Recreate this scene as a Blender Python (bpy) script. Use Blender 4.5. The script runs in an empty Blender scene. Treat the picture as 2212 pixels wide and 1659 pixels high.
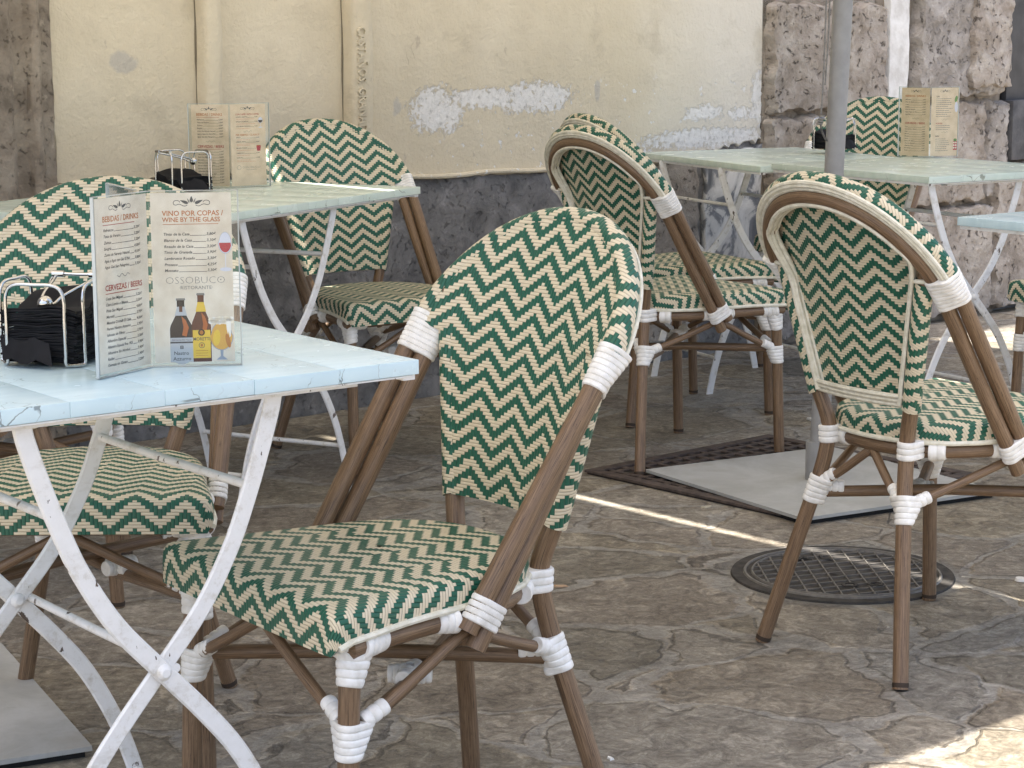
import bpy, bmesh, math, random
from mathutils import Vector as V, Matrix
random.seed(7)
R=math.radians
# ---------------------------------------------------------------- camera, sky, sun, exposure
scene=bpy.context.scene
col=scene.collection
cam_d=bpy.data.cameras.new('camera'); cam=bpy.data.objects.new('camera',cam_d); col.objects.link(cam)
F_OVER_W=4562.03/2212.0
cam_d.sensor_width=36.0; cam_d.lens=36.0*F_OVER_W; cam_d.clip_end=500; cam_d.clip_start=.05
PITCH=9.676; ROLL=-.2837
cam.matrix_world=Matrix.Translation((0,0,1.1665))@Matrix.Rotation(R(90-PITCH),4,'X')@Matrix.Rotation(R(ROLL),4,'Z')
scene.camera=cam
A=V((.7507,.6606,0)); B=V((.6606,-.7507,0))      # along the wall, out of the wall
W0=V((-.343,6.519,0))
trav=(A*.27+B*.035+V((0,0,-1))).normalized()
sunp=-trav
world=bpy.data.worlds.new("World"); scene.world=world; world.use_nodes=True
wn=world.node_tree; bg=wn.nodes['Background']
sky=wn.nodes.new('ShaderNodeTexSky'); sky.sky_type='NISHITA'; sky.sun_disc=False
sky.dust_density=4.0; sky.ozone_density=.6; sky.air_density=.8
sky.sun_elevation=math.asin(sunp.z); sky.sun_rotation=math.atan2(sunp.x,sunp.y)
hsv=wn.nodes.new('ShaderNodeHueSaturation'); hsv.inputs['Saturation'].default_value=.85; wn.links.new(sky.outputs[0],hsv.inputs['Color']); wn.links.new(hsv.outputs[0],bg.inputs[0]); bg.inputs[1].default_value=.14
sd=bpy.data.lights.new('sun','SUN'); sd.energy=5.0; sd.angle=R(.53); sd.color=(1,.95,.88)
sun=bpy.data.objects.new('sun',sd); col.objects.link(sun)
sun.rotation_euler=trav.to_track_quat('-Z','Y').to_euler(); sun.location=(0,0,12)
scene.view_settings.view_transform='Standard'; scene.view_settings.look='None'
scene.view_settings.exposure=1.76; scene.view_settings.gamma=1
scene.cycles.max_bounces=8; scene.cycles.diffuse_bounces=5; scene.cycles.transparent_max_bounces=12

# ---------------------------------------------------------------- helpers: tags
def tag(o,label=None,cat=None,group=None,kind=None):
    if label:o['label']=label
    if cat:o['category']=cat
    if group:o['group']=group
    if kind:o['kind']=kind
    return o
def empty(name,loc,rz=0,label=None,cat=None,group=None):
    o=bpy.data.objects.new(name,None); col.objects.link(o); o.location=loc; o.rotation_euler=(0,0,rz); o.empty_display_size=.1
    return tag(o,label,cat,group)
def copy_tree(o,parent=None):
    c=o.copy(); col.objects.link(c)
    if parent is not None: c.parent=parent; c.matrix_parent_inverse=o.matrix_parent_inverse
    for ch in list(o.children): copy_tree(ch,c)
    return c
# ---------------------------------------------------------------- helpers: mesh
class MB:
    def __init__(s): s.v=[];s.f=[];s.uv=[];s.m=[]
    def add(s,vs,fs,uv=None,m=0):
        k=len(s.v); s.v+= [tuple(x) for x in vs]; s.uv+= (uv if uv else [(x[0],x[1]) for x in vs])
        s.f+=[tuple(i+k for i in f) for f in fs]; s.m+=[m]*len(fs); return s
    def grid(s,rows,uv=None,m=0,closed=False):
        nr=len(rows);nc=len(rows[0]);fs=[]
        for i in range(nr-1):
            for j in range(nc if closed else nc-1):
                j2=(j+1)%nc; fs.append((i*nc+j,i*nc+j2,(i+1)*nc+j2,(i+1)*nc+j))
        s.add([p for r in rows for p in r],fs,[q for r in uv for q in r] if uv else None,m); return s
    def box(s,c,sz,rot=None,m=0,bev=0):
        x,y,z=[q/2 for q in sz]
        if bev<=0:
            vs=[V((sx*x,sy*y,sz_*z)) for sx in(-1,1) for sy in(-1,1) for sz_ in(-1,1)]
            fs=[(0,1,3,2),(4,6,7,5),(0,4,5,1),(2,3,7,6),(0,2,6,4),(1,5,7,3)]
        else:
            bm=bmesh.new(); bmesh.ops.create_cube(bm,size=1)
            for v in bm.verts: v.co=V((v.co.x*2*x,v.co.y*2*y,v.co.z*2*z))
            bmesh.ops.bevel(bm,geom=bm.edges[:],offset=bev,segments=2,affect='EDGES',profile=.6)
            bm.verts.index_update(); vs=[v.co.copy() for v in bm.verts]; fs=[tuple(v.index for v in f.verts) for f in bm.faces]; bm.free()
        if rot is not None: vs=[rot@v for v in vs]
        c=V(c); s.add([v+c for v in vs],fs,[(v.x*1.0+v.z*.37,v.y+v.z*.61) for v in vs],m); return s
    def tube(s,path,r,seg=12,caps=True,m=0,closed=False,up=None,flat=1.0):
        P=[V(p) for p in path]; n=len(P); rows=[];uvs=[]; L=0
        T=[]
        for i in range(n):
            a=P[(i-1)%n] if (closed or i>0) else P[i]; b=P[(i+1)%n] if (closed or i<n-1) else P[i]
            t=(b-a); T.append(t.normalized() if t.length>1e-9 else V((0,0,1)))
        ref=up or (V((0,0,1)) if abs(T[0].z)<.9 else V((0,1,0)))
        N=(ref-T[0]*ref.dot(T[0])).normalized()
        for i in range(n):
            if i: N=(N-T[i]*N.dot(T[i])); N=N.normalized() if N.length>1e-6 else V((1,0,0)); L+=(P[i]-P[i-1]).length
            Bn=T[i].cross(N); rr=r[i] if isinstance(r,(list,tuple)) else r
            rows.append([P[i]+(N*math.cos(2*math.pi*k/seg)+Bn*math.sin(2*math.pi*k/seg)*flat)*rr for k in range(seg)])
            uvs.append([(k/seg if k<=seg/2 else 1-k/seg,L) for k in range(seg)])
        if closed: rows.append(rows[0]); uvs.append([(q[0],L) for q in uvs[0]])
        s.grid(rows,uvs,m,closed=True)
        if caps and not closed:
            for idx,row in ((0,rows[0]),(n-1,rows[-1])):
                s.add(row,[tuple(range(seg))],[(.5,0)]*seg,m)
        return s
    def build(s,name,mats,parent=None,smooth=True,ang=40):
        me=bpy.data.meshes.new(name); me.from_pydata(s.v,[],s.f)
        if not isinstance(mats,(list,tuple)): mats=[mats]
        for q in mats: me.materials.append(q)
        ul=me.uv_layers.new(name='UVMap')
        for lp in me.loops: ul.data[lp.index].uv=s.uv[lp.vertex_index]
        for p,mi in zip(me.polygons,s.m): p.material_index=mi
        bm=bmesh.new(); bm.from_mesh(me); bmesh.ops.recalc_face_normals(bm,faces=bm.faces[:]); 
        if smooth:
            for f in bm.faces:f.smooth=True
            for e in bm.edges:
                if len(e.link_faces)==2 and e.calc_face_angle(0)>R(ang): e.smooth=False
                elif len(e.link_faces)!=2: e.smooth=True
        bm.to_mesh(me); bm.free()
        o=bpy.data.objects.new(name,me); col.objects.link(o)
        if parent is not None:o.parent=parent
        return o
def catmull(pts,n=8,closed=False):
    P=[V(p) for p in pts]; out=[]; N=len(P)
    for i in range(N if closed else N-1):
        p0=P[(i-1)%N] if (closed or i>0) else P[0]*2-P[1]; p1=P[i]; p2=P[(i+1)%N]; p3=P[(i+2)%N] if (closed or i<N-2) else P[-1]*2-P[-2]
        for k in range(n):
            t=k/n; out.append(.5*((2*p1)+(p2-p0)*t+(2*p0-5*p1+4*p2-p3)*t*t+(3*p1-p0-3*p2+p3)*t**3))
    if not closed: out.append(P[-1])
    return out
def hull_loft(mb,axis0,axis1,circ0,circ1,ribs=5,rib=.0022,seg=28,m=0,twist=0):
    """circles (3D centre, r) at start and end; the ribbed band wraps round their hull"""
    a0=V(axis0);a1=V(axis1);T=(a1-a0).normalized(); ref=V((0,0,1)) if abs(T.z)<.9 else V((0,1,0))
    X=(ref-T*ref.dot(T)).normalized();Y=T.cross(X)
    n=ribs*6; rows=[]
    for i in range(n+1):
        t=i/n; c=a0.lerp(a1,t); ph=(i%6)/6; e=rib*.8*(math.sin(math.pi*ph)**.28 if 0<ph<1 else -.25)-rib*.4
        row=[]
        for k in range(seg):
            th=2*math.pi*k/seg; nx,ny=math.cos(th),math.sin(th); best=None
            for (p0,r0),(p1,r1) in zip(circ0,circ1):
                p=V(p0).lerp(V(p1),t)-c; px,py=p.dot(X),p.dot(Y); r=r0+(r1-r0)*t+e
                sup=px*nx+py*ny+r
                if best is None or sup>best[0]: best=(sup,px+nx*r,py+ny*r)
            sh=twist*math.sin(th+1.0)
            row.append(c+X*best[1]+Y*best[2]+T*sh)
        rows.append(row)
    mb.grid(rows,None,m,closed=True)
    mb.add(rows[0],[tuple(range(seg))],None,m); mb.add(rows[-1],[tuple(range(seg))],None,m)
# ---------------------------------------------------------------- helpers: materials
class NT:
    def __init__(s,name,base=(.5,.5,.5),rough=.6,metal=0,spec=.5):
        s.mat=bpy.data.materials.new(name); s.mat.use_nodes=True; s.t=s.mat.node_tree; s.b=s.t.nodes['Principled BSDF']
        s.b.inputs['Base Color'].default_value=(*base,1); s.b.inputs['Roughness'].default_value=rough; s.b.inputs['Metallic'].default_value=metal
        s.b.inputs['Specular IOR Level'].default_value=spec
    def n(s,ty,**kw):
        o=s.t.nodes.new(ty)
        for k,v in kw.items(): setattr(o,k,v)
        return o
    def link(s,a,b): s.t.links.new(a,b)
    def val(s,sock,v):
        if v is None: return
        if isinstance(v,(int,float)): sock.default_value=v
        elif isinstance(v,(tuple,list)): sock.default_value=(*v,1) if len(v)==3 and len(sock.default_value)==4 else v
        else: s.link(v,sock)
    def math(s,op,a,b=None,c=None,clamp=False):
        o=s.n('ShaderNodeMath',operation=op,use_clamp=clamp)
        for i,q in enumerate((a,b,c)):
            s.val(o.inputs[i],q)
        return o.outputs[0]
    def mix(s,f,a,b,bt='MIX'):
        o=s.n('ShaderNodeMix',data_type='RGBA',blend_type=bt); s.val(o.inputs[0],f); s.val(o.inputs[6],a); s.val(o.inputs[7],b); return o.outputs[2]
    def noise(s,vec,scale,det=4,rough=.55,dist=0):
        o=s.n('ShaderNodeTexNoise'); o.inputs['Scale'].default_value=scale; o.inputs['Detail'].default_value=det; o.inputs['Roughness'].default_value=rough; o.inputs['Distortion'].default_value=dist
        if vec is not None:s.link(vec,o.inputs['Vector'])
        return o.outputs['Fac']
    def ramp(s,f,pts):
        o=s.n('ShaderNodeValToRGB'); cr=o.color_ramp
        while len(cr.elements)<len(pts): cr.elements.new(.5)
        for e,(p,c) in zip(cr.elements,pts): e.position=p; e.color=(*c,1) if isinstance(c,tuple) else (c,c,c,1)
        s.link(f,o.inputs[0]); return o.outputs[0]
    def sstep(s,f,lo,hi):
        o=s.n('ShaderNodeMapRange',interpolation_type='SMOOTHSTEP'); s.val(o.inputs[0],f); o.inputs[1].default_value=lo;o.inputs[2].default_value=hi; return o.outputs[0]
    def mapping(s,vec,sc=(1,1,1),loc=(0,0,0),rot=(0,0,0)):
        o=s.n('ShaderNodeMapping'); s.link(vec,o.inputs[0]); o.inputs['Scale'].default_value=sc;o.inputs['Location'].default_value=loc;o.inputs['Rotation'].default_value=rot; return o.outputs[0]
    def obj(s): return s.n('ShaderNodeTexCoord').outputs['Object']
    def uv(s): return s.n('ShaderNodeTexCoord').outputs['UV']
    def xyz(s,vec):
        o=s.n('ShaderNodeSeparateXYZ'); s.link(vec,o.inputs[0]); return o.outputs
    def comb(s,x,y,z=0):
        o=s.n('ShaderNodeCombineXYZ'); s.val(o.inputs[0],x);s.val(o.inputs[1],y);s.val(o.inputs[2],z); return o.outputs[0]
    def bump(s,h,dist=.001,st=1,prev=None):
        o=s.n('ShaderNodeBump'); o.inputs['Distance'].default_value=dist;o.inputs['Strength'].default_value=st; s.link(h,o.inputs['Height'])
        if prev is not None:s.link(prev,o.inputs['Normal'])
        s.link(o.outputs[0],s.b.inputs['Normal']); return o.outputs[0]
    def color(s,c): s.val(s.b.inputs['Base Color'],c)
    def rough(s,c): s.val(s.b.inputs['Roughness'],c)

CREAM=(.68,.595,.435); GREEN=(.013,.092,.058)
def weave_mat(name='woven_green_cream',cream=CREAM,green=GREEN):
    m=NT(name,rough=.42,spec=.4); uv=m.uv(); x,y,_=m.xyz(uv)
    i=m.math('FLOOR',x); j=m.math('FLOOR',y); fu=m.math('FRACT',x); fv=m.math('FRACT',y)
    tri=m.math('PINGPONG',i,6.0); s=m.math('FLOORED_MODULO',m.math('SUBTRACT',j,tri),6.0)
    g=m.math('LESS_THAN',s,2.5)
    eu=m.math('POWER',m.math('ABSOLUTE',m.math('MULTIPLY_ADD',fu,2.0,-1.0)),4.0)
    ev=m.math('POWER',m.math('ABSOLUTE',m.math('MULTIPLY_ADD',fv,2.0,-1.0)),4.0)
    # ends of each float dip under its neighbour
    mixn=m.n('ShaderNodeMix',data_type='FLOAT'); m.link(g,mixn.inputs[0]); m.link(ev,mixn.inputs[2]); m.link(eu,mixn.inputs[3])
    e=mixn.outputs[0]
    wn_=m.n('ShaderNodeTexWhiteNoise',noise_dimensions='2D')
    sel=m.n('ShaderNodeMix',data_type='VECTOR'); m.link(g,sel.inputs[0]); m.link(m.comb(m.math('FLOOR',m.math('DIVIDE',m.math('ADD',x,j),3.0)),j),sel.inputs[4]); m.link(m.comb(i,m.math('FLOOR',m.math('DIVIDE',m.math('SUBTRACT',y,tri),3.0))),sel.inputs[5])
    m.link(sel.outputs[1],wn_.inputs['Vector'])
    c=m.mix(g,cream,green)
    c=m.mix(m.math('MULTIPLY',wn_.outputs[0],.30),c,m.mix(g,(.55,.46,.30),(.012,.10,.06)))
    fib=m.noise(m.mapping(uv,(.7,.7,1)),9,2); c=m.mix(m.math('MULTIPLY',fib,.18),c,m.mix(g,(.76,.70,.55),(.05,.24,.15)))
    c=m.mix(m.math('MULTIPLY',m.math('POWER',e,2.0),.45),c,m.mix(g,(.20,.15,.09),(.01,.05,.03)))  # contact shade between strands painted as darker strand edges
    dirt=m.noise(m.obj(),14,5); c=m.mix(m.sstep(dirt,.55,.85),c,(.30,.26,.18)) if False else c
    m.color(c)
    m.bump(m.math('SUBTRACT',1.0,e),.0011,1.0)
    m.rough(m.math('MULTIPLY_ADD',dirt,.25,.28))
    return m.mat
def wood_mat():
    m=NT('brown_bamboo_look',rough=.38,spec=.45); uv=m.uv(); u,v,_=m.xyz(uv); ob=m.obj()
    vec=m.comb(m.math('MULTIPLY',u,3.2),v,0)
    oi=m.n('ShaderNodeObjectInfo').outputs['Random']; vec=m.comb(m.math('MULTIPLY_ADD',oi,9.0,m.math('MULTIPLY',u,3.2)),m.math('MULTIPLY',v,1.6),oi)
    n1=m.noise(m.mapping(vec,(6,2.2,1)),3,6,.6,.8)
    n2=m.noise(m.mapping(vec,(10,4.5,1),(3,1,0)),4,4,.6,1.0)
    c=m.ramp(n1,[(.30,(.070,.041,.021)),(.48,(.175,.108,.060)),(.70,(.28,.185,.110))])
    c=m.mix(m.math('MULTIPLY',m.sstep(n2,.54,.64),.85),c,(.036,.021,.013))
    m.color(c); m.bump(n2,.0006,.5); m.rough(m.math('MULTIPLY_ADD',n1,.25,.27)); return m.mat
def noisy(name,c1,c2,rough=.5,scale=30,spec=.5,bump=0,bd=.0005,det=5,metal=0,lo=.35,hi=.65):
    m=NT(name,rough=rough,spec=spec,metal=metal); n=m.noise(m.obj(),scale,det)
    m.color(m.ramp(n,[(lo,c1),(hi,c2)]))
    if bump: m.bump(n,bd,bump)
    return m.mat
def flat(name,c,rough=.6,spec=.3): return NT(name,c,rough,0,spec).mat
def paint_top(name,c1,c2,edge,rough=.16):
    m=NT(name,rough=rough,spec=.5); ob=m.obj(); x,y,z=m.xyz(ob)
    n=m.noise(m.mapping(ob,(2,9,2)),4,5); c=m.ramp(n,[(.3,c1),(.7,c2)])
    vo=m.n('ShaderNodeTexVoronoi',feature='DISTANCE_TO_EDGE'); vo.inputs['Scale'].default_value=21
    wob=m.noise(ob,30,3); m.link(m.mapping(m.comb(m.math('MULTIPLY_ADD',wob,.05,x),m.math('MULTIPLY',y,1.0),m.math('MULTIPLY',z,.4)),(1,1,1)),vo.inputs['Vector'])
    crack=m.math('SUBTRACT',1.0,m.sstep(vo.outputs['Distance'],.004,.011))
    gate=m.sstep(m.noise(ob,9,3),.50,.60)
    edgeband=m.math('SUBTRACT',1.0,m.sstep(z,-.0015,.0005))
    k=m.math('MULTIPLY',m.math('MULTIPLY',crack,gate),m.math('MULTIPLY_ADD',edgeband,.85,.05))
    chip=m.sstep(m.noise(ob,48,4,.6),.66,.70)
    k=m.math('MAXIMUM',k,m.math('MULTIPLY',chip,m.math('MULTIPLY_ADD',edgeband,.22,.03)))
    c=m.mix(k,c,edge); m.color(c)
    fine=m.noise(ob,160,3); h=m.math('SUBTRACT',m.math('MULTIPLY',fine,.25),k)
    m.bump(h,.0005,.7); m.rough(m.math('MULTIPLY_ADD',m.noise(ob,12,4),.25,rough-.04)); return m.mat

M={}
M['weave']=weave_mat()
M['wood']=wood_mat()
def wrap_mat():
    m=NT('white_binding',(.80,.79,.76),.45,0,.4); n=m.noise(m.obj(),60,4)
    m.color(m.ramp(n,[(.3,(.68,.66,.61)),(.6,(.83,.82,.79))])); m.bump(m.noise(m.obj(),300,2),.0003,.5); return m.mat
M['wrap']=wrap_mat()
M['piping']=noisy('cream_piping',(.60,.57,.45),(.76,.73,.62),.45,70)
M['cap']=flat('dark_foot_cap',(.05,.035,.025),.7)
def white_metal():
    m=NT('white_painted_iron',rough=.38,spec=.5); ob=m.obj(); n=m.noise(ob,38,7,.7); n2=m.noise(m.mapping(ob,(1,1,.5)),55,4)
    c=m.ramp(n,[(.30,(.56,.53,.47)),(.46,(.76,.755,.74)),(.8,(.82,.82,.815))])
    ch=m.sstep(n2,.655,.675); c=m.mix(ch,c,(.10,.075,.06)); gm=m.sstep(m.noise(m.mapping(ob,(1,1,2.5)),11,6,.7),.52,.68); c=m.mix(m.math('MULTIPLY',gm,.30),c,(.42,.38,.31)); m.color(c)
    m.bump(m.math('SUBTRACT',n,ch),.0012,.6); m.rough(m.math('MULTIPLY_ADD',n,.4,.2)); return m.mat
M['metal']=white_metal()
M['top_a']=paint_top('aqua_painted_wood',(.50,.665,.73),(.60,.755,.81),(.22,.27,.28))
M['top_m']=paint_top('mint_painted_wood',(.54,.65,.57),(.66,.74,.67),(.24,.27,.22))
M['chrome']=NT('chrome_wire',(.58,.575,.56),.08,1).mat
M['napkin']=noisy('black_paper',(.006,.006,.007),(.013,.013,.015),.8,40,.25)

# ---------------------------------------------------------------- ground
def ground_mat():
    m=NT('flagstone_paving',rough=.62,spec=.35); ob=m.obj()
    n0=m.n('ShaderNodeTexNoise'); n0.inputs['Scale'].default_value=2.3; n0.inputs['Detail'].default_value=3; m.link(ob,n0.inputs['Vector'])
    va=m.n('ShaderNodeVectorMath',operation='MULTIPLY_ADD'); m.link(n0.outputs['Color'],va.inputs[0]); va.inputs[1].default_value=(.35,.35,0); m.link(ob,va.inputs[2])
    n00=m.n('ShaderNodeTexNoise'); n00.inputs['Scale'].default_value=22; n00.inputs['Detail'].default_value=3; m.link(ob,n00.inputs['Vector'])
    vb=m.n('ShaderNodeVectorMath',operation='MULTIPLY_ADD'); m.link(n00.outputs['Color'],vb.inputs[0]); vb.inputs[1].default_value=(.035,.035,0); m.link(va.outputs[0],vb.inputs[2])
    p=m.mapping(vb.outputs[0],(1,1,0),(.37,.21,0))
    vd=m.n('ShaderNodeTexVoronoi',feature='DISTANCE_TO_EDGE'); vd.inputs['Scale'].default_value=3.1; m.link(p,vd.inputs['Vector'])
    vc=m.n('ShaderNodeTexVoronoi',feature='F1'); vc.inputs['Scale'].default_value=3.1; m.link(p,vc.inputs['Vector'])
    cr,cg,cb=m.xyz(vc.outputs['Color'])
    d=vd.outputs['Distance']
    tone=m.ramp(cr,[(.0,(.70,.68,.62)),(.25,(1.10,1.02,.86)),(.5,(.88,.82,.75)),(.75,(1.18,1.12,1.02)),(1.0,(.92,.92,.90))])
    n1=m.noise(ob,5.5,9,.72,.6); n2=m.noise(ob,19,10,.80,1.2); n4=m.noise(ob,70,6,.75,.5); n5=m.noise(m.mapping(ob,(1,1,1),(7,3,0)),33,7,.75,2.0)
    f=m.math('ADD',m.math('MULTIPLY',n2,.55),m.math('ADD',m.math('MULTIPLY',n4,.25),m.math('MULTIPLY',n1,.20)))
    base=m.ramp(f,[(.36,(.085,.076,.064)),(.45,(.215,.193,.163)),(.52,(.34,.312,.268)),(.60,(.57,.535,.475))])
    stone=m.mix(1.0,base,tone,'MULTIPLY')
    vein=m.sstep(n5,.60,.66); stone=m.mix(m.math('MULTIPLY',vein,.55),stone,(.44,.415,.37))
    dk=m.sstep(m.noise(m.mapping(ob,(1,1,1),(2,9,0)),14,8,.75,1.0),.56,.66); stone=m.mix(m.math('MULTIPLY',dk,.38),stone,(.085,.076,.067))
    mort=m.ramp(f,[(.38,(.19,.175,.152)),(.50,(.38,.358,.318)),(.62,(.56,.535,.485))])
    wv=m.noise(ob,4.2,4); wid=m.math('MULTIPLY_ADD',wv,.16,-.045)
    ed=m.math('SUBTRACT',d,m.math('MULTIPLY_ADD',m.math('SUBTRACT',n2,.5),.05,wid))
    mask=m.math('SUBTRACT',1.0,m.sstep(ed,-.018,.012))
    c=m.mix(m.math('MULTIPLY',mask,.62),stone,mort)
    line=m.math('MULTIPLY',m.math('SUBTRACT',1.0,m.sstep(m.math('ABSOLUTE',m.math('SUBTRACT',ed,.016)),.0,.011)),m.sstep(m.noise(ob,6,5,.6),.42,.52))
    c=m.mix(m.math('MULTIPLY',line,.32),c,(.07,.062,.054))
    sp=m.sstep(m.noise(ob,150,3),.64,.72); c=m.mix(m.math('MULTIPLY',sp,.5),c,(.46,.43,.38))
    # the patched light mortar ring round the manhole
    gx,gy,_=m.xyz(ob); rx=m.math('SUBTRACT',gx,.705); ry=m.math('SUBTRACT',gy,4.39); rr=m.math('SQRT',m.math('ADD',m.math('MULTIPLY',rx,rx),m.math('MULTIPLY',ry,ry)))
    ring=m.math('SUBTRACT',1.0,m.sstep(m.math('ADD',rr,m.math('MULTIPLY',n2,.06)),.265,.305)); c=m.mix(m.math('MULTIPLY',ring,.8),c,mort)
    m.color(c)
    h=m.math('MULTIPLY',m.math('MULTIPLY',m.sstep(ed,-.01,.03),m.math('SUBTRACT',1.0,ring)),.55)
    for q,w in ((n1,.9),(f,1.7),(line,-.55),(vein,.12)): h=m.math('ADD',h,m.math('MULTIPLY',q,w))
    m.bump(h,.015,1.0); m.rough(m.math('MULTIPLY_ADD',n1,-.35,.70)); return m.mat
g=MB(); g.add([(-40,-30,0),(40,-30,0),(40,40,0),(-40,40,0)],[(0,1,2,3)]); go=g.build('ground',ground_mat(),smooth=False); tag(go,kind='structure')

# ---------------------------------------------------------------- wall frame helpers: s along wall, d out of it, z up
def wp(s,d,z): return W0+A*s+B*d+V((0,0,z))
WALLM=Matrix(((A.x,B.x,0,W0.x),(A.y,B.y,0,W0.y),(0,0,1,0),(0,0,0,1)))
def wall_obj(o): o.matrix_world=WALLM; return o     # mesh given in (s,d,z)
def plaster_mat():
    m=NT('cream_lime_plaster',rough=.9,spec=.2); ob=m.obj(); s,d,z=m.xyz(ob)
    n1=m.noise(ob,1.6,5,.6); n2=m.noise(ob,8,6,.65); n3=m.noise(ob,70,4,.6)
    c=m.ramp(n1,[(.35,(.61,.545,.41)),(.65,(.71,.65,.515))])
    c=m.mix(m.math('MULTIPLY',m.sstep(n2,.45,.7),.30),c,(.54,.485,.38))
    # yellower, darker towards the foot of the wall
    low=m.math('SUBTRACT',1.0,m.sstep(m.math('MULTIPLY_ADD',n2,.25,z),.86,1.22)); c=m.mix(m.math('MULTIPLY',low,.55),c,(.57,.50,.37))
    right=m.sstep(m.math('MULTIPLY_ADD',n1,.6,s),1.1,1.8); c=m.mix(m.math('MULTIPLY',right,.6),c,(.70,.68,.63))
    bl=m.sstep(m.noise(ob,5,5,.6),.56,.68); c=m.mix(m.math('MULTIPLY',bl,.35),c,(.42,.37,.28)); pk=m.sstep(m.noise(m.mapping(ob,(1,1,.6)),19,5,.6),.66,.72); c=m.mix(m.math('MULTIPLY',pk,.5),c,(.36,.31,.25))
    def ell(cs,cz,rs,rz):
        a=m.math('DIVIDE',m.math('SUBTRACT',s,cs),rs); b=m.math('DIVIDE',m.math('SUBTRACT',z,cz),rz)
        return m.math('SUBTRACT',1.0,m.math('ADD',m.math('MULTIPLY',a,a),m.math('MULTIPLY',b,b)))
    mx=None
    for e in ((.15,.90,.12,.075),(.36,.935,.22,.036),(.56,.93,.18,.055),(1.38,.770,.38,.036),(.85,.785,.12,.016),(1.64,.90,.05,.10),(1.36,.86,.10,.03),(1.55,.85,.08,.025)):
        q=ell(*e); mx=q if mx is None else m.math('MAXIMUM',mx,q)
    mx=m.math('MAXIMUM',mx,-1.2)
    nf=m.noise(ob,46,7,.72,.4); nf2=m.noise(ob,13,4,.55)
    fl=m.sstep(m.math('ADD',m.math('MULTIPLY',mx,.16),m.math('ADD',m.math('MULTIPLY',nf,.80),m.math('MULTIPLY',nf2,.20))),.50,.57)
    zone=m.math('MULTIPLY',m.sstep(s,-.05,.3),m.math('SUBTRACT',1.0,m.sstep(z,.93,1.02)))
    sp=m.math('MULTIPLY',m.sstep(m.math('MULTIPLY_ADD',nf2,.25,m.math('MULTIPLY',m.noise(ob,40,4,.55),.8)),.625,.645),zone); fl=m.math('MAXIMUM',fl,sp)
    wc=m.ramp(m.noise(ob,45,5,.7),[(.30,(.38,.37,.35)),(.44,(.70,.69,.66)),(.7,(.80,.79,.77))])
    c=m.mix(fl,c,wc)
    gr=m.sstep(m.math('ADD',m.math('MAXIMUM',m.math('MAXIMUM',ell(-.97,1.07,.075,.045),ell(-.01,.92,.03,.05)),ell(.84,.94,.02,.05)),m.math('MULTIPLY_ADD',nf2,2.2,-1.2)),.35,.75)
    c=m.mix(m.math('MULTIPLY',gr,.75),c,(.46,.44,.40))
    v2=m.n('ShaderNodeTexVoronoi',feature='DISTANCE_TO_EDGE'); v2.inputs['Scale'].default_value=2.1
    wob=m.n('ShaderNodeTexNoise'); wob.inputs['Scale'].default_value=7; m.link(ob,wob.inputs['Vector']); vm=m.n('ShaderNodeVectorMath',operation='MULTIPLY_ADD'); m.link(wob.outputs['Color'],vm.inputs[0]); vm.inputs[1].default_value=(.3,.3,.3); m.link(ob,vm.inputs[2]); m.link(vm.outputs[0],v2.inputs['Vector'])
    ck=m.math('MULTIPLY',m.math('SUBTRACT',1.0,m.sstep(v2.outputs['Distance'],.001,.007)),m.sstep(n2,.56,.66))
    c=m.mix(m.math('MULTIPLY',ck,.15),c,(.30,.25,.17))
    m.color(c)
    h=m.math('ADD',m.math('MULTIPLY',n2,.8),m.math('MULTIPLY',n3,.22)); h=m.math('SUBTRACT',h,m.math('MULTIPLY',fl,.10)); h=m.math('SUBTRACT',h,m.math('MULTIPLY',ck,.1))
    m.bump(h,.013,1.0); return m.mat
def stone_mat(name,c1,c2,c3,scale=9,bd=.02,pit=.5):
    m=NT(name,rough=.88,spec=.25); ob=m.obj(); n1=m.noise(ob,scale,8,.68,.3); n2=m.noise(ob,scale*4.5,5,.7,.5)
    c=m.ramp(n1,[(.30,c1),(.50,c2),(.72,c3)])
    p=m.sstep(n2,.57,.68); c=m.mix(m.math('MULTIPLY',p,pit),c,tuple(q*.35 for q in c1))
    w=m.sstep(m.noise(ob,scale*2.6,5,.6),.60,.72); c=m.mix(m.math('MULTIPLY',w,.35),c,tuple(min(.8,q*1.5) for q in c3))
    m.color(c); m.bump(m.math('SUBTRACT',n1,m.math('MULTIPLY',p,.25)),bd,1.0); return m.mat
M['plaster']=plaster_mat()
M['plinth']=stone_mat('grey_cement_plinth',(.105,.104,.106),(.19,.188,.188),(.30,.293,.29),11,.014,.35)
M['pipe_shade']=flat('joint_shadow_line',(.20,.175,.13),.95,.1)
M['pil']=stone_mat('weathered_grey_stone',(.15,.125,.098),(.27,.23,.185),(.39,.345,.28),10,.012,.45)
M['pier']=stone_mat('pitted_pink_stone',(.21,.175,.14),(.37,.325,.28),(.52,.48,.43),8,.028,.8)
M['pier2']=stone_mat('pitted_grey_stone',(.20,.18,.16),(.36,.33,.30),(.50,.47,.44),8,.026,.75)
M['mortar']=noisy('white_mortar',(.58,.57,.55),(.76,.76,.75),.9,20,.2,1,.006)
def jitter_line(p,q,n,amp,rnd):
    out=[]
    for i in range(n):
        t=i/n; out.append((p[0]+(q[0]-p[0])*t+rnd.uniform(-amp,amp)*(i>0),p[1]+(q[1]-p[1])*t+rnd.uniform(-amp,amp)*(i>0)))
    return out
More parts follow.
